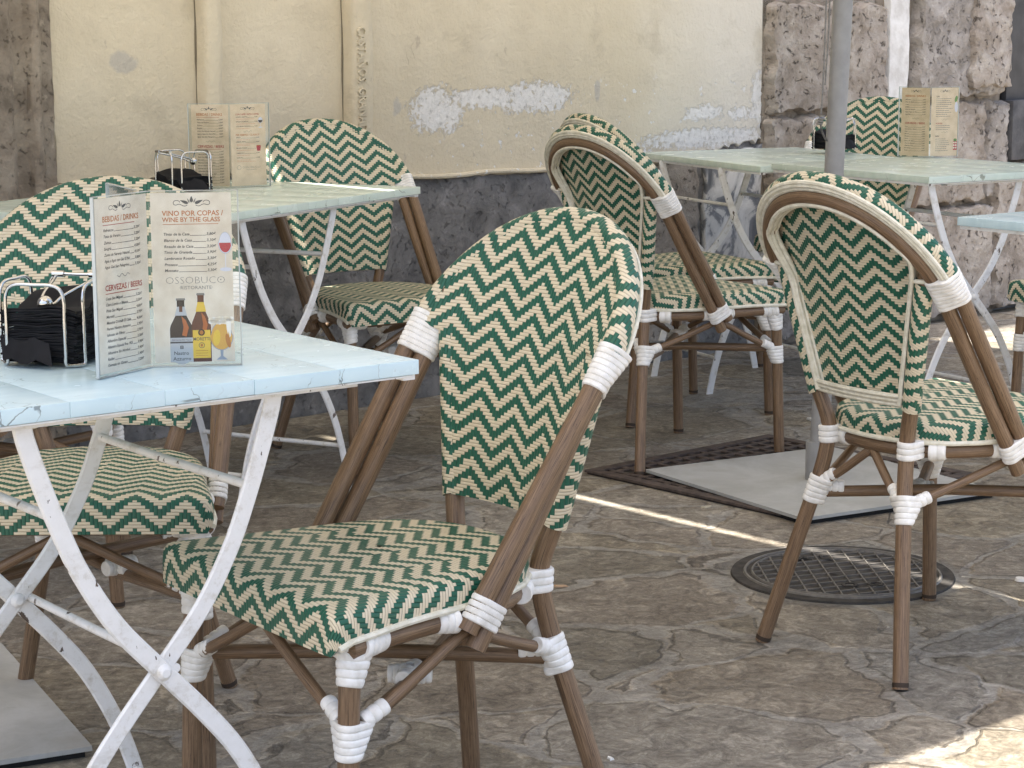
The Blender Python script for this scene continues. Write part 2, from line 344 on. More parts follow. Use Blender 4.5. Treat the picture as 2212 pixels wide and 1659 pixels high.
def slab(outline,d0,d1,name,mat,parent=None,bev=.004):
    """outline in (s,z), thickness from d0 to d1, rounded front rim"""
    n=len(outline); cs=sum(p[0] for p in outline)/n; cz=sum(p[1] for p in outline)/n
    mb=MB(); back=[(p[0],d0,p[1]) for p in outline]; mid=[(p[0],d1-bev,p[1]) for p in outline]
    def ins(p,k):
        a=outline[k-1];b=outline[(k+1)%n]; tx,tz=b[0]-a[0],b[1]-a[1]; L=math.hypot(tx,tz) or 1; return (p[0]-tz/L*bev*sgn,p[1]+tx/L*bev*sgn)
    area=sum(outline[i][0]*outline[(i+1)%n][1]-outline[(i+1)%n][0]*outline[i][1] for i in range(n)); sgn=1 if area>0 else -1
    fr=[(*[ins(p,k)[0]],d1,ins(p,k)[1]) for k,p in enumerate(outline)]
    mb.grid([back,mid,fr],None,0,closed=True); mb.add(fr,[tuple(range(n))])
    o=mb.build(name,mat,parent,smooth=True,ang=50); 
    if parent is None: wall_obj(o)
    return o
rnd=random.Random(3)
# big masonry core behind everything (gives the wall its body)
core=MB(); core.box((0,0,0),(1,1,1)); core.v=[(-8 if v[0]<0 else 9,-.6 if v[1]<0 else -.02,0 if v[2]<0 else 9) for v in core.v]
plw=empty('plaster_wall',(0,0,0),0,'cream plastered house wall with flaking patches above a grey plinth','wall'); plw.matrix_world=WALLM
core.build('masonry',M['plinth'],plw,smooth=False)
ol=[]
ol+=jitter_line((-1.192,.742),(-.45,.735),34,.006,rnd)+jitter_line((-.45,.735),(.10,.694),20,.005,rnd)+jitter_line((.10,.694),(.70,.688),22,.0035,rnd)+jitter_line((.70,.688),(1.27,.708),22,.005,rnd)+jitter_line((1.27,.708),(1.655,.752),20,.010,rnd)
ol+=jitter_line((1.655,.752),(1.66,1.06),24,.009,rnd)+jitter_line((1.66,1.06),(1.70,1.245),10,.006,rnd)+jitter_line((1.70,1.245),(2.30,1.236),20,.006,rnd)+[(2.31,8.9),(-1.192,8.9)]
ol+=jitter_line((-1.192,2.2),(-1.186,.75),50,.004,rnd)
slab(ol,-.02,.0,'plaster',M['plaster'],plw,.004)
lip=MB(); lp=[(-.45+.1*i,.006+.002*math.sin(i*2.1),.70+.003*math.sin(i*1.7)+(.036-.0075*i if i<5 else 0)) for i in range(18)]
lip.tube(catmull(lp,4),[.008]*len(catmull(lp,4)),8); lip.build('plaster_lip',M['plaster'],plw)
# plinth (a sheet 5 cm behind the plaster face)
pl=MB(); rows=[]
for i in range(40):
    z=-.0+.76*i/39; rows.append([(-1.19+2.85*j/80,-.013+.004*math.sin(j*.9+i*.4)+.003*math.sin(i*1.3+j*.31),z) for j in range(81)])
pl.grid(rows); plo=pl.build('cement_plinth',M['plinth']); wall_obj(plo); tag(plo,'dark grey cement plinth along the foot of the cream wall','plinth')
# flaked render left on plinth at the right
def render_mat():
    m=NT('flaked_render',rough=.9,spec=.2); ob=m.obj(); n=m.noise(m.mapping(ob,(1,1,.7)),9,6,.6,.8)
    m.color(m.ramp(n,[(.40,(.14,.15,.165)),(.49,(.24,.25,.27)),(.52,(.55,.55,.54)),(.62,(.72,.715,.70))])); m.bump(n,.01,1); return m.mat
o=slab(jitter_line((1.36,.18),(1.36,.70),12,.012,rnd)+jitter_line((1.36,.70),(1.655,.74),8,.01,rnd)+jitter_line((1.655,.74),(1.66,.16),14,.012,rnd)+jitter_line((1.66,.16),(1.36,.18),8,.012,rnd),-.02,.004,'render_patch',render_mat(),None,.003)
tag(o,'blue grey render patch with white flakes under the wall plaster','render patch')
o=slab(jitter_line((1.02,.05),(1.03,.69),14,.01,rnd)+jitter_line((1.03,.69),(1.33,.70),8,.008,rnd)+jitter_line((1.33,.70),(1.345,.06),16,.012,rnd)+jitter_line((1.345,.06),(1.02,.05),8,.01,rnd),-.02,.002,'stone_slab',M['pier2'],None,.004)
tag(o,'upright brown grey stone slab with a ragged crack at its edge','stone slab')
# downpipes
def pipe(name,s0,w,label,seed):
    r=random.Random(seed); root=empty(name,(0,0,0),0,label,'pipe','painted downpipes on the cream wall'); root.matrix_world=WALLM
    prof=[(-.001,-.003),(-.002,.040),(.002,.052),(.012,.058),(w*.5,.060),(w*.80,.054),(w*.95,.034),(w*1.02,.010),(w*1.14,-.001)]
    rows=[]
    for i in range(60):
        z=.72+4.2*i/59; e=.0018*math.sin(z*17+seed)+.001*math.sin(z*41)
        rows.append([(s0+p[0]+e,p[1]+e*.5,z) for p in prof])
    mb=MB(); mb.grid(rows); mb.build('pipe_body',M['plaster'],root,True,60)
    gp=MB(); gp.grid([[(s0-.0045-.001*math.sin(i*.7+seed)-r.uniform(0,.0015),.0012,.72+4.2*i/120),(s0+.0005,.0030,.72+4.2*i/120)] for i in range(121)]); gp.build('joint_shadow_line',M['pipe_shade'],root,False)  # thin dark strip paints the shadow line along the pipe's left edge
    return root
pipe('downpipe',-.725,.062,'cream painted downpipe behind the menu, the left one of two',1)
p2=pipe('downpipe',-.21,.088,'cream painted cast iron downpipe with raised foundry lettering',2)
# ---- text as mesh
_dg=bpy.context.evaluated_depsgraph_get
def text_geo(body,w=None,h=None,shear=0,off=0,extrude=0,space=1):
    cu=bpy.data.curves.new('t','FONT'); cu.body=body; cu.size=1; cu.shear=shear; cu.offset=off; cu.extrude=0; cu.space_character=space; cu.resolution_u=2
    ob=bpy.data.objects.new('t',cu); col.objects.link(ob); dg=_dg(); dg.update(); me=bpy.data.meshes.new_from_object(ob.evaluated_get(dg))
    vs=[v.co.copy() for v in me.vertices]; fs=[tuple(p.vertices) for p in me.polygons]
    col.objects.unlink(ob); bpy.data.objects.remove(ob); bpy.data.curves.remove(cu); bpy.data.meshes.remove(me)
    if not vs: return [],[],0
    x0=min(v.x for v in vs); x1=max(v.x for v in vs)
    sy=(h/.73) if h else None; sx=w/(x1-x0) if w else sy
    if sy is None: sy=sx
    vs=[((v.x-x0)*sx,v.y*sy) for v in vs]
    return vs,fs,(x1-x0)*sx
def raised_text(mb,body,w,h,place,depth,m=0,**kw):
    vs,fs,L=text_geo(body,w,h,**kw); k=len(vs)
    from collections import Counter
    ec=Counter()
    for f in fs:
        for i in range(len(f)): ec[(f[i],f[(i+1)%len(f)])]+=1
    top=[place(x,y,depth) for x,y in vs]; bot=[place(x,y,0) for x,y in vs]
    sides=[(a,b,b+k,a+k) for (a,b) in ec if (b,a) not in ec]
    mb.add(top+bot,[tuple(f) for f in fs]+sides,None,m)
t=MB()
raised_text(t,'CASTAÑOS. GRANADA',.330,.032,lambda x,y,d:(-.200+y,.0585+d,1.160-x),.0085,off=.014,space=1.05)
t.build('raised_lettering',M['plaster'],p2,False)
# stone pilaster on the left
pr=[(-1.186,-.02),(-1.190,.010),(-1.196,.022),(-1.232,.026),(-1.238,.040),(-1.250,.056),(-1.262,.058),(-1.274,.050),(-1.280,.034),(-1.292,.030),(-1.325,.034),(-1.333,.060),(-1.35,.072),(-1.62,.075),(-1.64,-.02)]
rows=[]
for i in range(150):
    z=3.2*i/149; rows.append([(p[0]+.0022*math.sin(z*23+k*1.9)+rnd.uniform(-.0012,.0012),p[1]+.002*math.sin(z*31+k*2.3)+rnd.uniform(-.0012,.0012),z) for k,p in enumerate(pr)])
mb=MB(); mb.grid(rows); o=mb.build('stone_pilaster',M['pil'],None,True,60); wall_obj(o); tag(o,'weathered grey brown stone pilaster with vertical mouldings beside the cream wall','pilaster')
# pitted stone pier on the right: blocks
pier=empty('stone_pier',(0,0,0),0,'rough pitted stone pier of big blocks at the end of the cream wall','pier'); pier.matrix_world=WALLM
def block(s0,s1,z0,z1,d,mat,seed):
    r=random.Random(seed); n=16; mb=MB()
    ph=[r.uniform(0,6) for _ in range(6)]
    def wob(a,k): return .006*math.sin(a*37+ph[k])+.004*math.sin(a*83+ph[(k+1)%6])
    rows=[];ns=max(8,int((s1-s0)/.012)); nz=max(6,int((z1-z0)/.012))
    rc=.016
    for i in range(nz+1):
        z=z0+(z1-z0)*i/nz; row=[]
        for j in range(ns+1):
            s=s0+(s1-s0)*j/ns; ex=min(s-s0,s1-s); ez=min(z-z0,z1-z); e=min(ex,ez)
            dd=d*(1-(max(0,rc-e)/rc)**2.2) if e<rc else d
            s_=s+(wob(z,0) if j<2 else wob(z,1) if j>ns-2 else 0); z_=z+(wob(s,2) if i<2 else wob(s,3) if i>nz-2 else 0)
            row.append((s_,dd+.004*math.sin(s*21+ph[4]+z*9)+.003*math.sin(z*33+ph[5]-s*13)+r.uniform(-.004,.004)-(.012*max(0,math.sin(s*47+ph[2])*math.sin(z*53+ph[3])-.55)),z_))
        rows.append(row)
    mb.grid(rows); mb.grid([[ (p[0],-.02,p[2]) for p in rows[0]],rows[0]]); mb.grid([rows[-1],[(p[0],-.02,p[2]) for p in rows[-1]]])
    mb.grid([[(q[0][0],-.02,q[0][2]),q[0]] for q in rows]); mb.grid([[q[-1],(q[-1][0],-.02,q[-1][2])] for q in rows])
    mb.build('stone_block',mat,pier,True,60)
block(1.665,2.315,.845,1.235,.045,M['pier'],1); block(1.665,2.40,.40,.832,.040,M['pier'],2); block(1.665,2.30,.02,.388,.045,M['pier2'],3)
block(2.485,3.03,.875,1.62,.060,M['pier2'],4); block(2.41,2.93,.46,.862,.050,M['pier'],5); block(2.31,2.98,.02,.450,.062,M['pier'],6); block(2.34,3.03,1.66,2.2,.05,M['pier'],7)
block(2.78,3.045,.905,1.50,.085,M['pier'],8); block(2.945,3.09,.47,.858,.04,M['pier2'],9); block(3.0,3.62,.02,.605,.055,M['pier'],10); block(3.10,3.65,.615,.80,.03,M['pier2'],11)
o=slab(jitter_line((2.325,.50),(2.33,2.3),40,.006,rnd)+jitter_line((2.475,2.3),(2.435,.50),40,.007,rnd),-.015,.03,'mortar_strip',M['mortar'],pier,.004)
mbk=MB(); mbk.box((2.36,-.03,1.5),(1.42,.06,3.0)); mbk.build('pier_core',M['pil'],pier,False)
# dark recess / door at far right
dr=empty('dark_door',(0,0,0),0,'dark grey panelled door right of the pitted stone pier','door'); dr.matrix_world=WALLM
dm=noisy('dark_grey_paint',(.035,.037,.042),(.06,.062,.068),.55,12)
mb=MB(); mb.box((3.72,-.0,1.62),(1.25,.03,1.55),bev=.004); mb.build('door_leaf',dm,dr); mb=MB()
for z,h in ((1.35,.5),(1.95,.5)): mb.box((3.45,.018,z),(.4,.02,h),bev=.006)
mb.build('panel',dm,dr); mb=MB(); mb.box((3.72,.02,.735),(1.26,.07,.24),bev=.008); mb.build('threshold_stone',noisy('dark_stone_base',(.06,.062,.068),(.12,.12,.125),.85,14,.2,1,.01),dr)

# ---------------------------------------------------------------- woven bistro chair
def yc(z):  # centre line of the back panel
    z1,y1,z2,y2,z3,y3=.507,-.218,.73,-.264,.892,-.326
    return y1*(z-z2)*(z-z3)/((z1-z2)*(z1-z3))+y2*(z-z1)*(z-z3)/((z2-z1)*(z2-z3))+y3*(z-z1)*(z-z2)/((z3-z1)*(z3-z2))
ZS=.715; HW=.2235; HH=.176
def hoop(t): z=ZS+HH*math.sin(t); return V((HW*math.copysign(abs(math.cos(t))**.96,math.cos(t)),-.2-.725*(z-.716),z))
def upr(z): k=(z-.507)/.223; return V((.125+.053*k,-.2-.032*k,z))
def arc(z): return (z-.488)*1.06
UVS=(1/.0065,1/.0050)
def uvs_(x,s): return (x*UVS[0]+6.0,s*UVS[1])
NF=V((0,.81,.586)).normalized()
def build_chair(root):
    W=M['weave'];WD=M['wood'];WR=M['wrap'];PP=M['piping']
    # --- woven back panel
    mb=MB(); zs=[.486+ (ZS-.486)*i/14 for i in range(15)]; ts=[math.pi/2*i/16 for i in range(1,17)]
    def rowpts(z,half,ye,off):
        c=yc(z); nx=17; row=[];uv=[]
        for j in range(nx):
            q=-1+2*j/(nx-1); x=q*half; y=c+(ye-c)*q*q
            row.append(V((x,y,z))+V((0,.955,.296))*off); uv.append(uvs_(x,arc(z)))
        return row,uv
    for off in (.0150,.0035):
        rows=[];us=[]
        for z in zs: p=upr(z); r,u=rowpts(z,p.x,p.y,off); rows.append(r);us.append(u)
        for t in ts: p=hoop(t); r,u=rowpts(p.z,max(.001,p.x),p.y,off); rows.append(r);us.append(u)
        mb.grid(rows,us)
        if off>.01: b0=rows[0]; u0=us[0]
        else: mb.grid([b0,rows[0]],[u0,[(u[0],u[1]-2.2) for u in u0]])
    # sleeves
    def sleeve(P,Ts,Rr,th0,th1,outs,norm,n=10):
        rows=[];us=[]
        for p,o,nn in zip(P,outs,norm):
            row=[];uu=[]
            for k in range(n+1):
                th=th0+(th1-th0)*k/n; row.append(p+(nn*math.cos(th)+o*math.sin(th))*Rr); a=Rr*th
                uu.append(uvs_(p.x+o.x*a,arc(p.z)+math.hypot(o.y,o.z)*math.copysign(1,o.z)*a))
            rows.append(row);us.append(uu)
        mb.grid(rows,us)
    P=[];O=[];N=[]
    nt=48; t0=.10
    for i in range(nt+1):
        t=t0+(math.pi-2*t0)*i/nt; p=hoop(t); T=(hoop(t+.01)-hoop(t-.01)).normalized(); nf=(NF-T*NF.dot(T)).normalized(); o=T.cross(nf)
        c=p-V((0,p.y,ZS)); 
        if o.dot(V((p.x,0,p.z-ZS+.001)))<0:o=-o
        P.append(p);O.append(o);N.append(nf)
    hp,ho,hn=P,O,N
    sleeve(P,None,.0172,R(-50),R(156),O,N,12)
    for sg in (-1,1):
        P=[];O=[];N=[]
        for i in range(14):
            z=.487+(ZS+.008-.487)*i/13; p=upr(z); p=V((p.x*sg,p.y,p.z)); P.append(p);O.append(V((sg,0,-.36)).normalized());N.append(V((0,.99,.14)))
        sleeve(P,None,.0180,R(-60),R(215),O,N,14)
        mb.add([P[0]+(N[0]*math.cos(a)+O[0]*math.sin(a))*.0180 for a in [R(-60+275*k/12) for k in range(13)]],[tuple(range(13))],[(0,0)]*13)
    mb.build('woven_backrest',W,root,True,70)
    # --- hoop frame: two parallel canes
    def side(sg): 
        top=hoop(0); be=V((.207,.012,.392)); return [V((sg*p.x,p.y,p.z)) for p in [be.lerp(top,k/8) for k in range(8)]]
    hp_full=[*side(1)]+[hoop(math.pi*i/56) for i in range(57)]+side(-1)[::-1]
    mb=MB(); mb.tube(hp_full,.0140,14); mb.build('hoop_cane',WD,root)
    def offv(i,n,o=None):
        p=hp_full[i]; T=(hp_full[min(n-1,i+1)]-hp_full[max(0,i-1)]).normalized(); q=T.cross(NF).normalized()
        if q.dot(V((p.x,0,max(-.02,p.z-ZS)*1.0)))<0: q=-q
        k=min(1,max(0,(p.z-.40)/.25)); w=.18+.55*k
        return (-NF*math.sqrt(1-w*w)-q*w)*.0285
    offs=[offv(i,len(hp_full)) for i in range(len(hp_full))]
    p2_=[p+o+(V((0,.006,-.012)) if i==0 or i==len(hp_full)-1 else V((0,0,0))) for i,(p,o) in enumerate(zip(hp_full,offs))]
    def OFFZ(z):
        i=min(range(8),key=lambda k:abs(hp_full[k].z-z)); return offs[i]
    mb=MB(); mb.tube(p2_,.0140,14); mb.build('hoop_cane',WD,root)
    # --- piping
    mb=MB()
    for ph in (150,170,190):
        mb.tube([p+(n*math.cos(R(ph))+o*math.sin(R(ph)))*.0186 for p,o,n in zip(hp,ho,hn)],.0044,7)
    mb.build('back_piping',PP,root)
    mb=MB()
    for sg in (-1,1):
        s0=upr(ZS+.01); mb.tube([V((s0.x*sg,s0.y,s0.z))+V((math.sin(a)*.019*sg,math.cos(a)*.019,0)) for a in [R(62+185*k/16) for k in range(17)]],.0042,7)
    for dx,dy,dq,dn in ((-.0165,-.014,.0290,.0315),(-.0210,-.010,.0335,.0265),(-.0235,-.002,.0370,.0190)):
        up_=[V(((upr(z).x+dx),upr(z).y+dy,z)) for z in [.494+(.70-.494)*k/6 for k in range(7)]]
        hi=[p-o*dq-n*dn for p,o,n in list(zip(hp,ho,hn))[5:-5:3]]
        mb.tube(catmull(up_+hi+[V((-p.x,p.y,p.z)) for p in up_[::-1]],4),.0046,7)
    for k in range(3):
        z=.494+.008*k; p=upr(z); mb.tube([V((q*p.x,yc(z)+(p.y-yc(z))*q*q-.004-.002*k,z)) for q in [-1+2*i/12 for i in range(13)]],.0044,7)
    mb.build('inner_piping',PP,root)
    # --- legs
    for sg in (-1,1):
        top=V((.205*sg,.187,.418)); ft=V((.2095*sg,.204,0))
        mb=MB(); mb.tube([ft.lerp(top,k/8)+V((0,0,.0)) for k in range(9)],.0142,16); lg=mb.build('front_leg',WD,root)
        mb=MB(); mb.tube([ft+V((0,0,.0005)),ft+V((0,0,.008)),ft+V((0,0,.012))],[.0138,.0148,.0148],16); mb.build('foot_cap',M['cap'],lg)
        pts=[(.184*sg,-.27,0),(.147*sg,-.235,.165),(.110*sg,-.198,.333),(.1015*sg,-.187,.405),(.104*sg,-.188,.44),(.125*sg,-.2,.507),(.153*sg,-.216,.62),(.174*sg,-.228,.70),(.187*sg,-.237,.745),(.207*sg,-.248,.785)]
        mb=MB(); cp=catmull(pts,6); mb.tube(cp,.0142,16); lg=mb.build('rear_leg',WD,root)
        f0=V(pts[0]); dr_=(V(pts[1])-f0).normalized(); mb=MB(); mb.tube([f0+dr_*.0005,f0+dr_*.008,f0+dr_*.012],[.0138,.0148,.0148],16); mb.build('foot_cap',M['cap'],lg)
    # --- seat
    half=[(0,.229),(.06,.229),(.12,.2285),(.17,.228),(.205,.227),(.2225,.2255),(.2305,.218),(.2300,.200),(.224,.17),(.212,.12),(.202,.07),(.194,.02),(.186,-.03),(.172,-.08),(.149,-.122),(.115,-.156),(.075,-.177),(.035,-.186),(0,-.188)]
    full=half+[(-x,y) for x,y in half[-2:0:-1]]
    # densify
    ol=[]
    nfl=len(full)
    for i in range(nfl):
        a=full[i];b=full[(i+1)%nfl]; n=max(1,int(math.hypot(b[0]-a[0],b[1]-a[1])/.012))
        for k in range(n): ol.append((a[0]+(b[0]-a[0])*k/n,a[1]+(b[1]-a[1])*k/n))
    n=len(ol); nor=[]
    for i in range(n):
        a=ol[i-2];b=ol[(i+2)%n]; tx,ty=b[0]-a[0],b[1]-a[1]; L=math.hypot(tx,ty); nor.append((-ty/L,tx/L) )
    # orientation outward
    if nor[0][1]<0: nor=[(-a,-b) for a,b in nor]
    fr=[max(0,min(1,(q[1]-.3)/.5)) for q in nor]
    zb=[.424-.019*f-.004*max(0,min(1,(p[1]-.1)/.12)) for f,p in zip(fr,ol)]
    rows=[];us=[]
    for sc,z in ((.02,.464),(.3,.4635),(.55,.4625),(.78,.461),(.90,.4595)):
        rows.append([V((x*sc,(y-.01)*sc+.01,z)) for x,y in ol]); us.append([uvs_(x*sc,(y-.01)*sc+.01) for x,y in ol])
    for ins,z,dd in ((.013,.4575,-.013),(.006,.4545,-.006),(.0015,.4495,.003),(.0,.443,.009)):
        rows.append([V((x-a*ins,y-b*ins,z)) for (x,y),(a,b) in zip(ol,nor)]); us.append([uvs_(x+a*dd,y+b*dd) for (x,y),(a,b) in zip(ol,nor)])
    for k in (1,2,3):
        rows.append([V((x+a*.001,y+b*.001,.443+(z_-.443)*k/3)) for (x,y),(a,b),z_ in zip(ol,nor,zb)]); us.append([uvs_(x+a*(.009+(.443-z_)*k/3),y+b*(.009+(.443-z_)*k/3)) for (x,y),(a,b),z_ in zip(ol,nor,zb)])
    rows.append([V((x-a*.012,y-b*.012,z_)) for (x,y),(a,b),z_ in zip(ol,nor,zb)]); us.append(us[-1])
    rows.append([V((x*.5,y*.5,.42)) for x,y in ol]); us.append(us[-1]); rows.append([V((x*.01,y*.01,.42)) for x,y in ol]); us.append(us[-1])
    mb=MB(); mb.grid(rows,us,0,closed=True); mb.build('woven_seat',W,root,True,75)
    mb=MB(); path=[V((x+a*.001,y+b*.001,z_-.003)) for (x,y),(a,b),z_,f in zip(ol,nor,zb,fr) if f<.35]
    k0=max(range(len(path)),key=lambda i:(path[i]-path[i-1]).length); path=path[k0:]+path[:k0]
    mb.tube(path,.0046,8); mb.build('seat_piping',PP,root)
    # rail ring
    ring=[V((x-a*.014,y-b*.014,.4045)) for (x,y),(a,b) in zip(ol,nor)][::3]
    ring=[V((p.x,min(p.y,.192),p.z)) for p in ring]
    mb=MB(); mb.tube(ring,.0138,12,closed=True); mb.build('seat_rail',WD,root)
    # --- X stretchers and braces
    def FL(sg,z): return V((.2095*sg,.204,0)).lerp(V((.205*sg,.187,.418)),z/.418)
    def RL(sg,z): return V((.184*sg,-.27,0)).lerp(V((.110*sg,-.198,.333)),z/.333)
    for i,sg in enumerate((-1,1)):
        mb=MB(); mb.tube([FL(sg,.288+.010*i),FL(sg,.288).lerp(RL(-sg,.295),.5)+V((0,0,.012*(1 if i else -1))),RL(-sg,.290+.006*i)],.0108,12); mb.build('stretcher',WD,root)
    def brace(p,q,mid,top=.16,name='brace'):
        pts=catmull([p,p.lerp(mid,.5),p.lerp(mid,.86)+V((0,0,.002)),mid,q.lerp(mid,.86)+V((0,0,.002)),q.lerp(mid,.5),q],5); mb=MB(); mb.tube(pts,.0083,10); mb.build(name,WD,root)
    inw=.012
    for sg in (-1,1):
        brace(FL(sg,.295)+V((0,-.014,0)),RL(sg,.310)+V((0,.014,0)),V((.186*sg,.0,.384)))
    brace(FL(-1,.298)+V((.014,0,0)),FL(1,.298)+V((-.014,0,0)),V((0,.196,.392)))
    brace(RL(-1,.312)+V((.012,0,0)),RL(1,.312)+V((-.012,0,0)),V((0,-.172,.392)))
    # --- white bindings
    for sg in (-1,1):
        # hoop bindings
        a=hoop(.155);b=V((.207,.012,.392)).lerp(hoop(0),.925); o1=OFFZ(.70); o1=V((-abs(o1.x)*sg,o1.y,o1.z)); a=V((a.x*sg,a.y,a.z));b=V((b.x*sg,b.y,b.z))
        mb=MB(); hull_loft(mb,a+o1*.5,b+o1*.5,[(a,.0192),(a+o1,.0168),(a-NF*.014,.0180)],[(b,.0162),(b+o1,.0162),(b,.0162)],8,.0020); mb.build('binding',WR,root)
        o2=OFFZ(.42); OFF=V((-abs(o2.x)*sg,o2.y,o2.z))
        a=V((.2085*sg,-.017,.434)); b=V((.2075*sg,.002,.404)); q=V((.206*sg,-.03,.404)); 
        mb=MB(); hull_loft(mb,a+OFF*.5,b+OFF*.5,[(a,.0158),(a+OFF,.0158)],[(b,.0165),(b+OFF,.0165)],4,.0022); 
        hull_loft(mb,V((.184*sg,.046,.4055)),V((.182*sg,.018,.4045)),[(V((.184*sg,.046,.4055)),.0152)],[(V((.190*sg,.018,.4045)),.0170)],3,.0018)
        hull_loft(mb,V((.168*sg,-.044,.4045)),V((.176*sg,-.014,.4045)),[(V((.168*sg,-.044,.4045)),.0150)],[(V((.184*sg,-.014,.4045)),.0165)],3,.0018)
        mb.build('binding',WR,root)
        # front corner
        mb=MB(); p0=FL(sg,.352);p1=FL(sg,.408)
        hull_loft(mb,p0,p1,[(p0,.0165),(p0,.0165)],[(p1,.0175),(p1+V((0,-.018,0)),.0172)],5,.0016,twist=.004)
        r0=V((.212*sg,.180,.4035)); r1=V((.200*sg,.138,.4045)); hull_loft(mb,r0,r1,[(r0,.0185)],[(r1,.0160)],4,.0016,twist=.003)
        hull_loft(mb,V((.20*sg,.193,.404)),V((.165*sg,.193,.404)),[(V((.20*sg,.193,.404)),.0170)],[(V((.165*sg,.193,.404)),.0155)],3,.0016)
        mb.build('binding',WR,root)
        # front lower tie: funnel round the leg and the brace feet
        mb=MB(); p0=FL(sg,.258);p1=FL(sg,.306)
        e1_=p1+V((-.026*sg,0,.002)); e2_=p1+V((0,-.028,.002)); e3=p1+V((-.016*sg,-.016,0))
        hull_loft(mb,p0,p1,[(p0,.0165),(p0,.0165),(p0,.0165),(p0,.0165)],[(p1,.0165),(e1_,.0105),(e2_,.0105),(e3,.0125)],5,.0018)
        for d_,ln in ((V((-.205*sg,-.006,.099)),.052),(V((.003*sg,-.19,.087)),.052)):
            dn=d_.normalized(); s0=p1+dn*.022+V((0,0,-.012)); s1=p1+dn*(.022+ln-.014)+V((0,0,-.012)); 
            hull_loft(mb,s0,s1,[(s0,.0112)],[(s1,.0108)],3,.0014)
        mb.build('binding',WR,root)
        # rear lower tie
        mb=MB(); p0=RL(sg,.278);p1=RL(sg,.328); ea=p1+V((-.024*sg,0,0)); eb=p1+V((.012*sg,.026,0))
        hull_loft(mb,p0,p1,[(p0,.0165),(p0+V((-.006*sg,.012,0)),.0125),(p0,.016)],[(p1,.0165),(ea,.0105),(eb,.0110)],5,.0018)
        for tgt in (V((0,-.172,.392)),V((.186*sg,0,.384)),V((-.2*sg,.19,.29))):
            s0=RL(sg,.308); dn=(tgt-s0).normalized(); hull_loft(mb,s0+dn*.018,s0+dn*.052,[(s0+dn*.018,.0120)],[(s0+dn*.052,.0112 if tgt.y<.1 else .013)],3,.0014)
        mb.build('binding',WR,root)
        # rear seat tie
        mb=MB(); p0=V((.1015*sg,-.187,.392)); p1=V((.103*sg,-.188,.425)); hull_loft(mb,p0,p1,[(p0,.0172),(p0+V((0,.022,0)),.0155)],[(p1,.0170),(p1+V((0,.022,0)),.0155)],3,.0022)
        for dx in (.030,-.026):
            s0=V((.10*sg+dx*sg*.5,-.152+(.008 if dx>0 else -.006),.4045)); s1=V((.10*sg+dx*sg*1.3,-.152+(.026 if dx>0 else -.014),.4045)); hull_loft(mb,s0,s1,[(s0,.0178)],[(s1,.0150)],2,.0018)
        mb.build('binding',WR,root)
    mb=MB(); c=FL(-1,.288).lerp(RL(1,.295),.5)
    for sg in (-1,1):
        dn=(RL(-sg,.29)-FL(sg,.288)).normalized()
        for k in (-1,1): hull_loft(mb,c+dn*.006*k,c+dn*.030*k,[(c+dn*.006*k,.0150)],[(c+dn*.030*k,.0122)],3,.0012)
    mb.build('binding',WR,root)
CH_G='green and cream woven bistro chairs'
chairs=[((-.173,2.809),126.21,'woven bistro chair nearest the camera, its seat pushed under the aqua tabletop'),
 ((.803,3.90),-55.42,'woven bistro chair seen from behind, its legs beside the manhole cover'),
 ((.440,5.698),-53.61,'woven bistro chair seen from behind, one leg on the grate by the umbrella plate'),
 ((-.355,5.674),214.88,'woven bistro chair against the wall behind the mint table with the chrome napkin holder'),
 ((-.690,3.365),180.2,'woven bistro chair behind the aqua table, its back rising behind the nearest menu'),
 ((.497,6.357),-62.,'woven bistro chair half hidden directly behind another, only its seat and far legs showing'),
 ((1.137,7.227),148.3,'woven bistro chair farthest away, between the mint tables and the rough stone pier'),
 ((-1.035,4.34),-82.,'woven bistro chair almost wholly hidden at the left behind another chair'),
 ((1.695,5.78),126.,'woven bistro chair cut off by the right edge of the photo')]
c0=None
for (x,y),yaw,lab in chairs:
    if c0 is None:
        c0=empty('bistro_chair',(0,0,0),0); build_chair(c0); c=c0
    else: c=copy_tree(c0)
    c.location=(x,y,.001); c.rotation_euler=(0,0,R(yaw)); tag(c,lab,'chair',CH_G)

